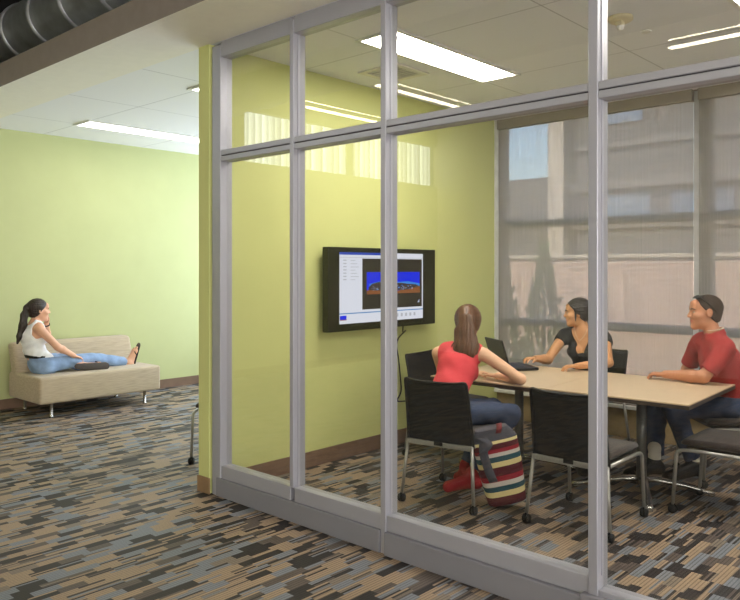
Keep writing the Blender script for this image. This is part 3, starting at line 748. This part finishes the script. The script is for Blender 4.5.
def hand(w, fwd, pn, td, curl=(25, 30, 20), sc=1.0, spread=.06):
    w, f_ = np.array(w, float), nv(fwd); pn = nv(np.array(pn)-f_*np.dot(pn, f_)); td = np.array(td, float); td = nv(td-f_*td.dot(f_)-pn*td.dot(pn))
    out = [cap(w+f_*.02*sc, w+f_*.072*sc, .034*sc, .037*sc, k=.012, flat=pn, s=.36)]
    for off, ln, r in ((.029, .070, .0088), (.0095, .078, .009), (-.0105, .072, .0086), (-.029, .056, .0078)):
        p = w+f_*(.086-.3*abs(off-.008))*sc+td*off*sc; A = 0.
        out.append(cap(w+f_*.02*sc+td*off*.5*sc, p, .011*sc, .0105*sc, k=.008))
        for L_, c_, rr in ((.46, curl[0], 1.), (.3, curl[1], .93), (.24, curl[2], .85)):
            A += math.radians(c_); d = nv(f_*math.cos(A)+pn*math.sin(A)+td*spread*np.sign(off)*abs(off)/.03); e = p+d*ln*L_*sc
            out.append(cap(p, e, r*rr*sc, r*rr*.94*sc, k=.004)); p = e
    p = w+f_*.025*sc+td*.022*sc; d = nv(f_*.62+td*.62+pn*.3); e = p+d*.038*sc
    out += [cap(p, e, .0135*sc, .0115*sc, k=.012)]; d = nv(d*.6+f_*.6+pn*.15); e2 = e+d*.03*sc; out += [cap(e, e2, .0108*sc, .009*sc, k=.004)]
    e3 = e2+nv(d+f_*.3)*.022*sc; out += [cap(e2, e3, .0095*sc, .008*sc, k=.004)]
    return out
def head(c, R, sc, neck, neck_r, male=False):
    T = lambda x, y, z: np.array(c)+R@(np.array([x, y, z])*sc); E = lambda p, r, k, sub=False: ell(T(*p), np.array(r)*sc, R, k*sc, sub=sub)
    C_ = lambda a, b, ra, rb, k: cap(T(*a), T(*b), ra*sc, rb*sc, k*sc)
    jw = .060 if male else .055
    pr = [cap(neck, T(0, -.022, -.055), neck_r, neck_r*.92, .03),
          E((0, -.018, .032), (.074, .094, .084), .02), E((0, .028, -.03), (.059, .066, .075), .03), E((0, .038, -.072), (jw*.85, .048, .038), .03),
          E((0, .078, -.100), (.024, .019, .018), .03), E((0, .07, .05), (.05, .026, .035), .03),
          C_((-.036, .083, .026), (.036, .083, .026), .011, .011, .02),
          E((.033, .101, .007), (.018, .014, .010), .012, True), E((-.033, .101, .007), (.018, .014, .010), .012, True),
          C_((0, .090, .016), (0, .108, -.022), .0088, .0125, .012), E((.011, .099, -.027), (.008, .010, .007), .008), E((-.011, .099, -.027), (.008, .010, .007), .008), E((0, .111, -.024), (.010, .009, .009), .008),
          E((.042, .062, -.022), (.022, .026, .018), .03), E((-.042, .062, -.022), (.022, .026, .018), .03),
          C_((-.018, .090, -.053), (.018, .090, -.053), .0065, .0065, .008), C_((0, .096, -.052), (0, .096, -.0525), .008, .008, .008), C_((-.014, .090, -.064), (.014, .090, -.064), .0078, .0078, .008)]
    for sx in (-1, 1):
        pr += [E((sx*.076, -.004, .0), (.010, .021, .033), .012), E((sx*.083, .002, .0), (.006, .010, .018), .008, True), C_((sx*.030, .088, .0155), (sx*.036, .088, .0155), .0085, .007, .006), C_((sx*.030, .087, -.001), (sx*.036, .086, -.001), .007, .006, .006)]
    return pr, T
def torso(J, g=0, fem=True, sc=1.0):
    f_ = nv(J['cf']); P, W, C, Nk, SL, SR, HL, HR = [np.array(J[k], float) for k in ('P', 'W', 'C', 'N', 'SL', 'SR', 'HL', 'HR')]
    sd = nv(SR-SL); pf = nv(J['pf'])
    wr, cr_, pr = (.112, .126, .112) if fem else (.138, .150, .118)
    out = [cap(HL*.85+HR*.15, HR*.85+HL*.15, pr*.86+g, None, .05, pf, .95), cap(P, W, (pr+.012)*sc+g, wr*sc+g, .05, f_, .80), cap(W, C, wr*sc+g, cr_*sc+g, .05, f_, .76),
           cap(C, Nk*.55+C*.45, cr_*sc*.96+g, .075*sc+g, .05, f_, .72),
           cap(SL*.82+SR*.18-np.array([0, 0, .0]), SR*.82+SL*.18, .055*sc+g, None, .06), cap(Nk, SL*.7+Nk*.3, .045*sc+g, .042*sc+g, .05), cap(Nk, SR*.7+Nk*.3, .045*sc+g, .042*sc+g, .05)]
    if fem:
        for s_ in (-1, 1): out.append(ell(C+f_*.088+sd*s_*.066-np.array([0, 0, .01]), (.056+g,)*3, None, .035))
    else: out.append(cap(C+f_*.045-sd*.06, C+f_*.045+sd*.06, .065+g, None, .07))
    for h_ in (HL, HR): out.append(ell(h_-pf*.035-np.array([0, 0, .01]), (.085+g,)*3, None, .05))
    return out
def lerp(a, b, t): return np.array(a, float)*(1-t)+np.array(b, float)*t
def arm(S, E_, W_, g=0, r=(.047, .037, .038, .025), k=.02):
    S, E_, W_ = [np.array(q_, float) for q_ in (S, E_, W_)]; mid = lerp(E_, W_, .28)
    return [cap(S, E_, r[0]+g, r[1]+g, .03), cap(E_, mid, r[1]+g, r[2]+.001+g, k), cap(mid, W_, r[2]+g, r[3]+g, k)]
def leg(Hh, K_, A_, g=0, r=(.083, .056, .056, .036)):
    Hh, K_, A_ = [np.array(q_, float) for q_ in (Hh, K_, A_)]; mid = lerp(K_, A_, .3)
    return [cap(Hh, K_, r[0]+g, r[1]+g, .04), cap(K_, mid, r[1]+g, r[2]+g, .02), cap(mid, A_, r[2]+g, r[3]+g, .02)]
def foot(A_, toe, sole, g=0):
    A_, toe, sn = np.array(A_, float), np.array(toe, float), nv(sole); d = nv(toe-A_-sn*np.dot(toe-A_, sn)); sd = np.cross(d, sn)
    heel = A_+sn*.045-d*.035; ball = toe-d*.05
    pr = [cap(A_, heel, .035+g, .03+g, .02), cap(A_, ball, .032+g, .026+g, .025), cap(heel, ball, .028+g, .027+g, .03, None), cap(ball-sd*.018, ball+sd*.018, .024+g, None, .02)]
    return pr, d, sd, heel, ball
def toes(toe, d, sd, sn):
    return [cap(toe-d*.05+sd*o_, toe-d*(.004+.35*abs(o_+.02))+sd*o_*1.05, .0105 if i else .013, .009 if i else .012, .004) for i, o_ in enumerate((-.028, -.01, .005, .019, .031))]
def bounds(prims):
    lo = np.min([p['lo'] for p in prims if not p['sub']], 0)-.03; hi = np.max([p['hi'] for p in prims if not p['sub']], 0)+.03; return lo, hi
def grow(prims, h, name, m_, parent, org, wr=None, clips=(), pick=None, groove=None):
    lo, hi = bounds(prims); F = Field(lo, hi, h).apply(prims)
    if groove:   # combed strands: ridges fan from the face to the tie, then run down the tail
        T, Rm, sc = groove; P = np.meshgrid(*[a.astype(np.float32) for a in F.ax], indexing='ij', sparse=True); c_ = T(0, 0, .03)
        q_ = [sum((P[i]-c_[i])*Rm[i, j] for i in range(3))/sc for j in range(3)]
        th = np.arctan2(q_[0], q_[2]); tail = 1/(1+np.exp(-((-q_[1])-.105)*120))
        w = (1-tail)*(np.sin(th*34+q_[1]*8)+.6*np.sin(th*21+1.3))+tail*(np.sin(q_[0]*330+4*np.sin(q_[2]*14))+.7*np.sin(q_[0]*210+q_[2]*9+1))
        F.D = (F.D+.0021*w).astype(np.float32)
    if wr: F.wrinkle(*wr)
    for c_, n_ in clips: F.clip(c_, n_)
    return F.mesh(name, m_, parent, org, pick)
def eyes(T, R, sc, parent, org, brow_m):
    for sx in (-1, 1):
        m = MB(); c_ = T(sx*.033, .0815, .0075)-np.array(org); fw = R[:, 1]; r = .0118*sc
        bmesh.ops.create_uvsphere(m.bm, u_segments=16, v_segments=12, radius=r)
        for f_ in m.bm.faces:
            n_ = f_.calc_center_median().normalized(); f_.smooth = True; f_.material_index = 1 if n_.dot(V(fw)) > .74 else 0
        for v in m.bm.verts: v.co += V(c_)
        m.build('eye', [M['eyew'], M['iris']], parent)
        pts = [T(sx*x, y, z)-np.array(org) for x, y, z in ((.012, .0995, .024), (.026, .0985, .029), (.042, .0915, .0285), (.053, .081, .022))]
        MB().tube(pts, [.0040*sc, .0046*sc, .0038*sc, .0022*sc], 6).build('eyebrow', brow_m, parent)
def lip_pick(c, R, sc):
    def f(P):
        q_ = (P-np.array(c))@R/sc
        return ((np.abs(q_[:, 2]+.0585)+.2*np.abs(q_[:, 0]) < .0115) & (q_[:, 1] > .087) & (np.abs(q_[:, 0]) < .023)).astype(int)
    return f
def cap_hair(c, R, sc, g=.012, fore=.078, low=-.075, vol=1.0):
    """scalp hair: cranium shell kept behind the hairline"""
    T = lambda x, y, z: np.array(c)+R@(np.array([x, y, z])*sc)
    n1 = R@nv([0, .77, -.64]); cut = [(T(0, fore, .078), n1), (T(0, 0, low), -R[:, 2])]
    return [ell(T(0, -.02, .034), np.array([.075+g, .094+g*1.1, .084+g])*sc*vol, R, .02, cut=cut), ell(T(0, -.03, -.03), np.array([.060+g*.6, .070+g*.6, .066])*sc, R, .03, cut=cut)], T
PH = .0055

def person(J, lab, skin, head_c, head_f, head_u=(0, 0, 1), hsc=1.0, fem=True, org=(0, 0, 0), hands=(), arms_r=(.047, .037, .038, .025), shrink=-.012, extra=(), leg_r=(.083, .056, .056, .036), nr=.049, tsc=1.0):
    R = frame(head_f, head_u); hp, T = head(head_c, R, hsc, np.array(J['N'])-np.array([0, 0, .02]), nr, not fem)
    pr = torso(J, -.004, fem, tsc)
    for s_ in 'LR': pr += arm(J['S'+s_], J['E'+s_], J['W'+s_], 0, arms_r)+leg(J['H'+s_], J['K'+s_], J['A'+s_], shrink, leg_r)
    pr += hp+list(extra)
    for h_ in hands: pr += h_
    o = grow(pr, PH, 'person', [skin, M['lip']], None, org, pick=lip_pick(head_c, R, hsc))
    tag(o, lab, 'person'); eyes(T, R, hsc, o, org, M['hair_dk'])
    return o, R, T
def jeans(J, m_, body, org, g=.010, hem=.93, leg_r=(.083, .056, .056, .036), wr=(.0035, 60, 3), fem=True, top=.06, flare=.012, sc=1.0):
    pr = [p for p in torso(J, g, fem, sc)][:2]+torso(J, g, fem, sc)[-2:]
    for s_ in 'LR':
        Hh, K_, A_ = [np.array(J[q_+s_], float) for q_ in 'HKA']; e = lerp(K_, A_, hem); mid = lerp(K_, A_, .3)
        pr += [cap(Hh, K_, leg_r[0]+g, leg_r[1]+g*1.2, .04), cap(K_, mid, leg_r[1]+g*1.2, leg_r[2]+g, .02), cap(mid, lerp(K_, A_, 1.05), leg_r[2]+g, leg_r[3]+g+flare, .02, cut=[(e, nv(A_-K_))])]
    P, W = np.array(J['P']), np.array(J['W']); up = nv(W-P)
    return grow(pr, .0065, 'jeans', m_, body, org, wr, [(P+np.array([0, 0, top]), (0, 0, 1))])

# ---- woman on the sofa (faces +Y, near side is her right)
org = (-8.0, 3.45, .43)
J1 = dict(P=(-8.0, 3.46, .53), W=(-8.0, 3.375, .67), C=(-8.0, 3.345, .82), N=(-7.99, 3.375, .965), SL=(-8.14, 3.42, .915), SR=(-7.845, 3.365, .915), HL=(-8.09, 3.48, .525), HR=(-7.91, 3.48, .525),
          EL=(-8.20, 3.60, .79), WL=(-8.07, 3.535, .955), ER=(-7.80, 3.535, .715), WR=(-7.86, 3.745, .60), KL=(-8.19, 3.72, .56), AL=(-7.86, 3.83, .485), KR=(-7.93, 3.95, .545), AR=(-7.97, 4.42, .458), cf=(.1, 1, -.1), pf=(0, 1, 0))
fR, dR, sR, hR, bR = foot((-7.97, 4.45, .455), (-7.97, 4.55, .63), (0, 1, -.3))
fL, dL, sL, hL, bL = foot((-7.85, 3.83, .485), (-7.80, 4.06, .465), (1, -.35, -.05))
h1 = [hand(J1['WR'], (-.15, .9, -.35), (-.1, -.3, -1), (-1, -.1, .1), (20, 25, 15), .95), hand(J1['WL'], (.25, -.12, 1), (.4, -1, .1), (.3, .9, 0), (60, 70, 40), .92)]
hc1 = (-7.985, 3.415, 1.105)
p1, R1, T1 = person(J1, 'woman in a white tank top and jeans lounging sideways on the sofa, chin on hand', M['skin1'], hc1, (.12, 1, -.03), (0, -.02, 1), 1.0, True, org, h1, extra=fR+fL+toes(np.array((-7.97, 4.55, .63)), dR, sR, None))
jeans(J1, M['denim'], p1, org, hem=.95, top=.075)
pr = torso(J1, .009)[:6+4-1] + [cap(lerp(J1['N'], J1[s_], .42)+np.array([0, -.02, .0]), lerp(J1['N'], J1[s_], .55)+np.array([0, .05, -.07]), .028, .03, .02) for s_ in ('SL', 'SR')]
NK = np.array(J1['N'])
pr += [ell(NK+np.array([0, .045, .0]), (.075, .085, .095), None, .015, sub=True), ell(NK+np.array([0, -.06, .045]), (.07, .06, .06), None, .015, sub=True)]
for s_, sg in (('SL', -1), ('SR', 1)): pr += [ell(np.array(J1[s_])+np.array([sg*.022, .0, -.01]), (.09, .105, .115), None, .012, sub=True)]
grow(pr, .006, 'tank_top', M['tank'], p1, org, (.003, 70, 4), [((-8, 3.38, .612), (0, -.25, -1))])
pr = [q_ for q_ in torso(J1, .016)[1:2]]; grow(pr, .006, 'belt', M['belt'], p1, org, None, [((-8, 3.40, .625), (0, .1, 1)), ((-8, 3.40, .59), (0, -.1, -1))])
hp, T = cap_hair(hc1, R1, 1.0)
pr = hp + [cap(T(0, -.10, .045), T(0, -.128, .03), .03, .028, .02)]+[cap(a, b_, ra, rb, .02) for a, b_, ra, rb in ((T(0, -.12, .03), T(.0, -.145, -.05), .028, .036), (T(0, -.145, -.05), T(0, -.155, -.16), .036, .04), (T(0, -.155, -.16), T(0, -.185, -.27), .04, .03), (T(0, -.185, -.27), T(0, -.205, -.345), .03, .010))]
hr = grow(pr, .005, 'hair', M['hair_dk'], p1, org, groove=(T, R1, 1.0))
m = MB().tube([V(T(math.cos(a)*.031, -.112+math.sin(a)*.0, .04+math.sin(a)*.031))-V(org) for a in [2*PI*k/12 for k in range(13)]], .006, 6); m.build('hair_tie', M['hairtie'], hr)
def sandal(heel, ball, d, sd, sn, toe):
    sn = nv(sn); c0 = heel+sn*.034-d*.02; c1 = ball+sn*.03+d*.06
    pr = [cap(c0, c1, .034, .046, .02, sn, .22)]
    s_ = grow(pr, .005, 'flip_flop', M['sole'], p1, org)
    for q_ in (-1, 1):
        pts = [ball+d*.03-sn*.018, ball-d*.005+sd*q_*.03-sn*.024, ball-d*.045+sd*q_*.046+sn*.012]
        MB().tube([V(x)-V(org) for x in fillet(pts, .03, 4)], .006, 6).build('sandal_strap', M['belt'], s_)
sandal(hR, bR, dR, sR, (0, 1, -.3), None); sandal(hL, bL, dL, sL, (1, -.35, -.05), None)
wd = nv(np.array(J1['WL'])-np.array(J1['EL'])); wa = nv(np.cross(wd, (0, 0, 1))); wb_ = np.cross(wd, wa); wc = lerp(J1['EL'], J1['WL'], .93)
MB().tube([V(wc+wa*.029*math.cos(2*PI*k/14)+wb_*.029*math.sin(2*PI*k/14))-V(org) for k in range(15)], .008, 8).build('bracelet', M['belt'], p1)

# ---- girl in coral, back to the glass
org = (-3.06, 4.10, .48)
J2 = dict(P=(-3.06, 4.09, .57), W=(-3.08, 4.17, .71), C=(-3.10, 4.28, .84), N=(-3.13, 4.39, .985), SL=(-3.285, 4.30, .935), SR=(-2.955, 4.40, .945), HL=(-3.14, 4.10, .565), HR=(-2.98, 4.14, .565),
          EL=(-3.40, 4.50, .775), WL=(-3.22, 4.66, .765), ER=(-2.735, 4.53, .776), WR=(-2.97, 4.60, .768), KL=(-2.95, 4.52, .545), AL=(-3.06, 4.33, .13), KR=(-2.76, 4.45, .54), AR=(-2.93, 4.22, .12), cf=(-.28, .9, -.35), pf=(.3, .95, 0))
hc2 = (-3.14, 4.475, 1.148)
h2 = [hand(J2['WR'], (-1, .25, -.02), (0, 0, -1), (.2, 1, 0), (8, 12, 10), .93), hand(J2['WL'], (.8, .6, -.02), (0, 0, -1), (.5, -.8, 0), (8, 12, 10), .93)]
p2, R2, T2 = person(J2, 'girl in a coral sleeveless top with a long brown ponytail, back to the glass', M['skin2'], hc2, (-.45, .88, -.12), (-.05, .1, 1), 1.06, True, org, h2)
jeans(J2, M['denim_dk'], p2, org, hem=.9)
pr = torso(J2, .009); NK = np.array(J2['N'])
pr += [ell(NK+np.array([-.02, .05, .02]), (.07, .08, .09), None, .015, sub=True), ell(NK+np.array([0, -.0, .045]), (.062, .07, .055), None, .015, sub=True)]
for s_, dd in (('SL', (-.04, -.02, -.015)), ('SR', (.04, .015, -.015))): pr += [ell(np.array(J2[s_])+np.array(dd), (.074, .09, .10), None, .012, sub=True)]
grow(pr, .006, 'sleeveless_top', M['coral'], p2, org, (.003, 55, 9), [((-3.06, 4.10, .555), (0, -.15, -1))])
hp, T = cap_hair(hc2, R2, 1.06, .018)
ch = [((0, -.095, .075), (0, -.135, .02), .034, .050), ((0, -.135, .02), (0, -.145, -.07), .050, .072), ((0, -.145, -.07), (.012, -.15, -.17), .072, .088), ((.012, -.15, -.17), (.01, -.155, -.235), .088, .066)]
pr = hp+[cap(T(*a), T(*b_), ra, rb, .03, R2[:, 1], .55) for a, b_, ra, rb in ch]
for k in range(11):
    x = -.066+.0145*k; pr.append(cap(T(x, -.148, -.19), T(x*.85+.006*math.sin(k*3), -.160, -.32-.025*math.sin(k*2.3)), .017, .004, .008))
for sx in (-1, 1): pr.append(cap(T(sx*.055, -.12, -.06), T(sx*.10, -.135, -.2), .010, .004, .012))
hr = grow(pr, .005, 'hair', M['hair_br'], p2, org, groove=(T, R2, 1.06))
MB().tube([V(T(math.cos(a)*.036, -.118+.02*math.sin(a), .068+math.sin(a)*.022))-V(org) for a in [2*PI*k/12 for k in range(13)]], .005, 6).build('hair_tie', M['hair_br'], hr)
for A_, toe in ((J2['AR'], (-3.12, 4.12, .035)), (J2['AL'], (-3.20, 4.42, .035))):
    pr, d, sd, he, ba = foot(A_, toe, (0, 0, -1), .004); pr.append(cap(np.array(A_)+np.array((0, 0, .03)), A_, .040, .038, .02)); grow(pr, .006, 'shoe', M['red_shoe'], p2, org)

# ---- woman in black on the window side
org = (-2.98, 6.02, .48)
J3 = dict(P=(-2.96, 6.06, .57), W=(-2.965, 6.04, .71), C=(-2.965, 5.99, .85), N=(-2.965, 5.95, 1.015), SL=(-2.795, 6.0, .965), SR=(-3.135, 5.93, .97), HL=(-2.88, 6.03, .565), HR=(-3.05, 6.03, .565),
          EL=(-2.66, 5.78, .78), WL=(-2.79, 5.48, .77), ER=(-3.18, 5.72, .768), WR=(-3.19, 5.525, .795), KL=(-2.82, 5.62, .54), AL=(-2.72, 5.42, .12), KR=(-3.0, 5.60, .54), AR=(-2.62, 5.30, .12), cf=(.12, -1, -.05), pf=(.1, -1, 0))
hc3 = (-3.005, 5.915, 1.17)
h3 = [hand(J3['WL'], (-.7, -.8, -.03), (0, 0, -1), (-1, .3, 0), (25, 35, 25), .93), hand(J3['WR'], (-.25, -1, .06), (0, 0, -1), (1, -.2, .1), (12, 30, 20), .93)]
p3, R3, T3 = person(J3, 'woman in a black V-neck top with dark hair, hand on the laptop', M['skin3'], hc3, (-.85, -.53, -.06), (0, 0, 1), .98, True, org, h3)
jeans(J3, M['pants'], p3, org, hem=.95).name = 'trousers'
f_ = nv(J3['cf']); C = np.array(J3['C']); NK = np.array(J3['N'])
pr = torso(J3, .010)
for s_ in 'LR':
    S, E_ = np.array(J3['S'+s_]), np.array(J3['E'+s_]); pr.append(cap(S, lerp(S, E_, .6), .058, .055, .03, cut=[(lerp(S, E_, .30), nv(E_-S))]))
# deep V neckline
a_, b_ = NK+f_*.06+np.array([0, 0, .03]), C+f_*.135+np.array([0, 0, -.055])
pr += [cap(a_, b_, .100, .012, .01, sub=True), ell(NK+np.array([0, 0, .05]), (.075, .075, .06), None, .015, sub=True)]
grow(pr, .006, 'black_top', M['black_cloth'], p3, org, (.0025, 60, 5), [((-2.96, 6.05, .56), (0, 0, -1))])
hp, T = cap_hair(hc3, R3, .98, .017, .074)
pr = hp+[ell(T(0, -.125, -.01), (.042, .036, .045), R3, .03), cap(T(.074, .020, .04), T(.080, .026, -.06), .010, .0075, .01), cap(T(-.074, .020, .04), T(-.080, .026, -.06), .010, .0075, .01)]
grow(pr, .005, 'hair', M['hair_bk'], p3, org, groove=(T, R3, .98))
pts = [NK+f_*.05+np.array([x, 0, z]) for x, z in ((-.06, .03), (-.045, -.02), (-.015, -.062), (0, -.075), (.015, -.062), (.045, -.02), (.06, .03))]
pts = [q_+f_*(.055-.6*abs(q_[0]-NK[0]-f_[0]*.05)) for q_ in pts]
MB().tube([V(q_)-V(org) for q_ in fillet(pts, .03, 3)], .0016, 6).build('necklace', M['bead'], p3)
for A_, toe in ((J3['AR'], (-2.55, 5.10, .035)), (J3['AL'], (-2.70, 5.20, .035))):
    pr, d, sd, he, ba = foot(A_, toe, (0, 0, -1), .007); pr.append(cap(np.array(A_)+np.array((0, 0, .06)), A_, .048, .042, .02)); grow(pr, .006, 'shoe', M['shoe'], p3, org)

# ---- man in red
org = (-1.72, 5.80, .48)
J4 = dict(P=(-1.72, 5.79, .57), W=(-1.73, 5.76, .71), C=(-1.765, 5.715, .87), N=(-1.80, 5.67, 1.06), SL=(-1.675, 5.54, .985), SR=(-1.945, 5.80, 1.0), HL=(-1.68, 5.71, .57), HR=(-1.80, 5.85, .57),
          EL=(-1.80, 5.44, .785), WL=(-2.08, 5.475, .772), ER=(-2.06, 5.86, .77), WR=(-2.03, 5.66, .66), KL=(-2.0, 5.42, .54), AL=(-1.90, 5.56, .13), KR=(-2.2, 5.60, .54), AR=(-2.14, 5.42, .13), cf=(-.75, -.66, 0), pf=(-.75, -.66, 0))
hc4 = (-1.855, 5.645, 1.232)
h4 = [hand(J4['WL'], (-1, .08, -.03), (0, 0, -1), (.1, 1, 0), (22, 30, 25), 1.05), hand(J4['WR'], (.1, -.9, -.3), (0, -.3, -1), (.9, .1, 0), (15, 20, 15), 1.05)]
p4, R4, T4 = person(J4, 'man in a brick red polo shirt with sunglasses on his head, arm on the table', M['skin4'], hc4, (-.80, -.60, -.03), (0, 0, 1), 1.06, False, org, h4, (.052, .042, .045, .030), leg_r=(.088, .062, .060, .040), nr=.056)
jeans(J4, M['denim_dk'], p4, org, leg_r=(.088, .062, .060, .040), fem=False, hem=.88)
f_ = nv(J4['cf']); NK = np.array(J4['N']); C = np.array(J4['C'])
pr = torso(J4, .012, False)
for s_ in 'LR':
    S, E_ = np.array(J4['S'+s_]), np.array(J4['E'+s_]); pr.append(cap(S, lerp(S, E_, 1.05), .066, .064, .03, cut=[(lerp(S, E_, .80), nv(E_-S))]))
pr += [ell(NK+f_*.01+np.array([0, 0, .045]), (.068, .068, .06), None, .012, sub=True), cap(NK+f_*.10+np.array([0, 0, .02]), NK+f_*.13+np.array([0, 0, -.07]), .016, .006, .01, sub=True)]
sh = grow(pr, .006, 'polo_shirt', M['redpolo'], p4, org, (.0035, 50, 6), [((-1.72, 5.79, .55), (0, 0, -1))])
m = MB(); ring = []
sdv = np.cross(f_, (0, 0, 1))
for k in range(25):
    a = math.radians(25+310*k/24); c_ = NK+f_*.005
    dv = f_*math.cos(a)+sdv*math.sin(a)
    ring.append((c_+dv*.066+np.array([0, 0, .035-.03*math.cos(a)]), c_+dv*.086+np.array([0, 0, -.005-.032*math.cos(a)])))
m.grid(lambda u_, v_: V(lerp(ring[int(round(u_*24))][0], ring[int(round(u_*24))][1], v_))-V(org), 24, 1, .006); m.build('collar', M['redpolo'], sh)
hp, T = cap_hair(hc4, R4, 1.06, .006, .070, -.07); grow(hp, .0055, 'hair', M['stubble'], p4, org)
g_ = empty('sunglasses', (0, 0, 0)); g_.parent = p4
def TT(x, y, z): return V(T4(x, y, z))-V(org)
for sx in (-1, 1):
    m = MB(); n = 14
    cc = [TT(sx*(.036+.029*math.cos(2*PI*k/n)), .050-.20*abs(.036+.027*math.cos(2*PI*k/n))**1.5-.018*math.sin(2*PI*k/n), .108+.010*math.sin(2*PI*k/n)) for k in range(n)]
    ctr = TT(sx*.036, .052, .113); vs = [m.bm.verts.new(c_) for c_ in cc]; vc = m.bm.verts.new(ctr)
    fs = [m.bm.faces.new((vs[k], vs[(k+1) % n], vc)) for k in range(n)]; bmesh.ops.recalc_face_normals(m.bm, faces=fs); bmesh.ops.solidify(m.bm, geom=fs, thickness=.003); m.build('lens', M['lens'], g_)
    MB().tube(cc+cc[:2], .0028, 6).build('lens_rim', M['plastic_black'], g_)
    MB().tube(fillet([TT(sx*.063, .046, .110), TT(sx*.083, .022, .078), TT(sx*.086, -.03, .025), TT(sx*.08, -.055, -.005)], .02, 4), .003, 6).build('temple_arm', M['plastic_black'], g_)
MB().tube([TT(-.012, .060, .112), TT(0, .064, .115), TT(.012, .060, .112)], .0028, 6).build('bridge', M['plastic_black'], g_)
m = MB()
for k in range(34):
    a = 2*PI*k/34; c_ = NK+np.array([0, 0, .052])+(f_*math.cos(a)+sdv*math.sin(a))*.061+np.array([0, 0, -.012*math.cos(a)])
    bmesh.ops.create_uvsphere(m.bm, u_segments=8, v_segments=6, radius=.0052, matrix=Matrix.Translation(V(c_)-V(org)))
m.build('bead_necklace', M['bead'], p4)
for A_, toe in ((J4['AR'], (-2.30, 5.24, .038)), (J4['AL'], (-2.06, 5.36, .038))):
    grow([cap(np.array(A_)+np.array((.0, 0, .10)), A_, .048, .044, .02)], .006, 'sock', M['sock'], p4, org)
    pr, d, sd, he, ba = foot(A_, toe, (0, 0, -1), .010); grow(pr, .006, 'shoe', M['shoe'], p4, org)

# ------------------------------------------------------------------ light
wd_ = bpy.data.worlds.new('world'); SC.world = wd_; wd_.use_nodes = True; nt = wd_.node_tree; nt.nodes.clear()
out = nt.nodes.new('ShaderNodeOutputWorld'); bg = nt.nodes.new('ShaderNodeBackground'); sk = nt.nodes.new('ShaderNodeTexSky')
sk.sky_type = 'NISHITA'; sk.sun_disc = False; sk.sun_elevation = math.radians(52); sk.sun_rotation = math.radians(200)
nt.links.new(sk.outputs[0], bg.inputs[0]); bg.inputs[1].default_value = .85; nt.links.new(bg.outputs[0], out.inputs[0])
sun = bpy.data.lights.new('sun', 'SUN'); sun.energy = 19.0; sun.angle = .01; sun.color = (1, .95, .86)
so = bpy.data.objects.new('sun', sun); COL.objects.link(so); so.rotation_euler = (math.radians(40), 0, math.radians(-28))
vs_ = SC.view_settings; vs_.view_transform = 'Standard'; vs_.look = 'None'; vs_.exposure = 0; vs_.gamma = 1; vs_.use_curve_mapping = False
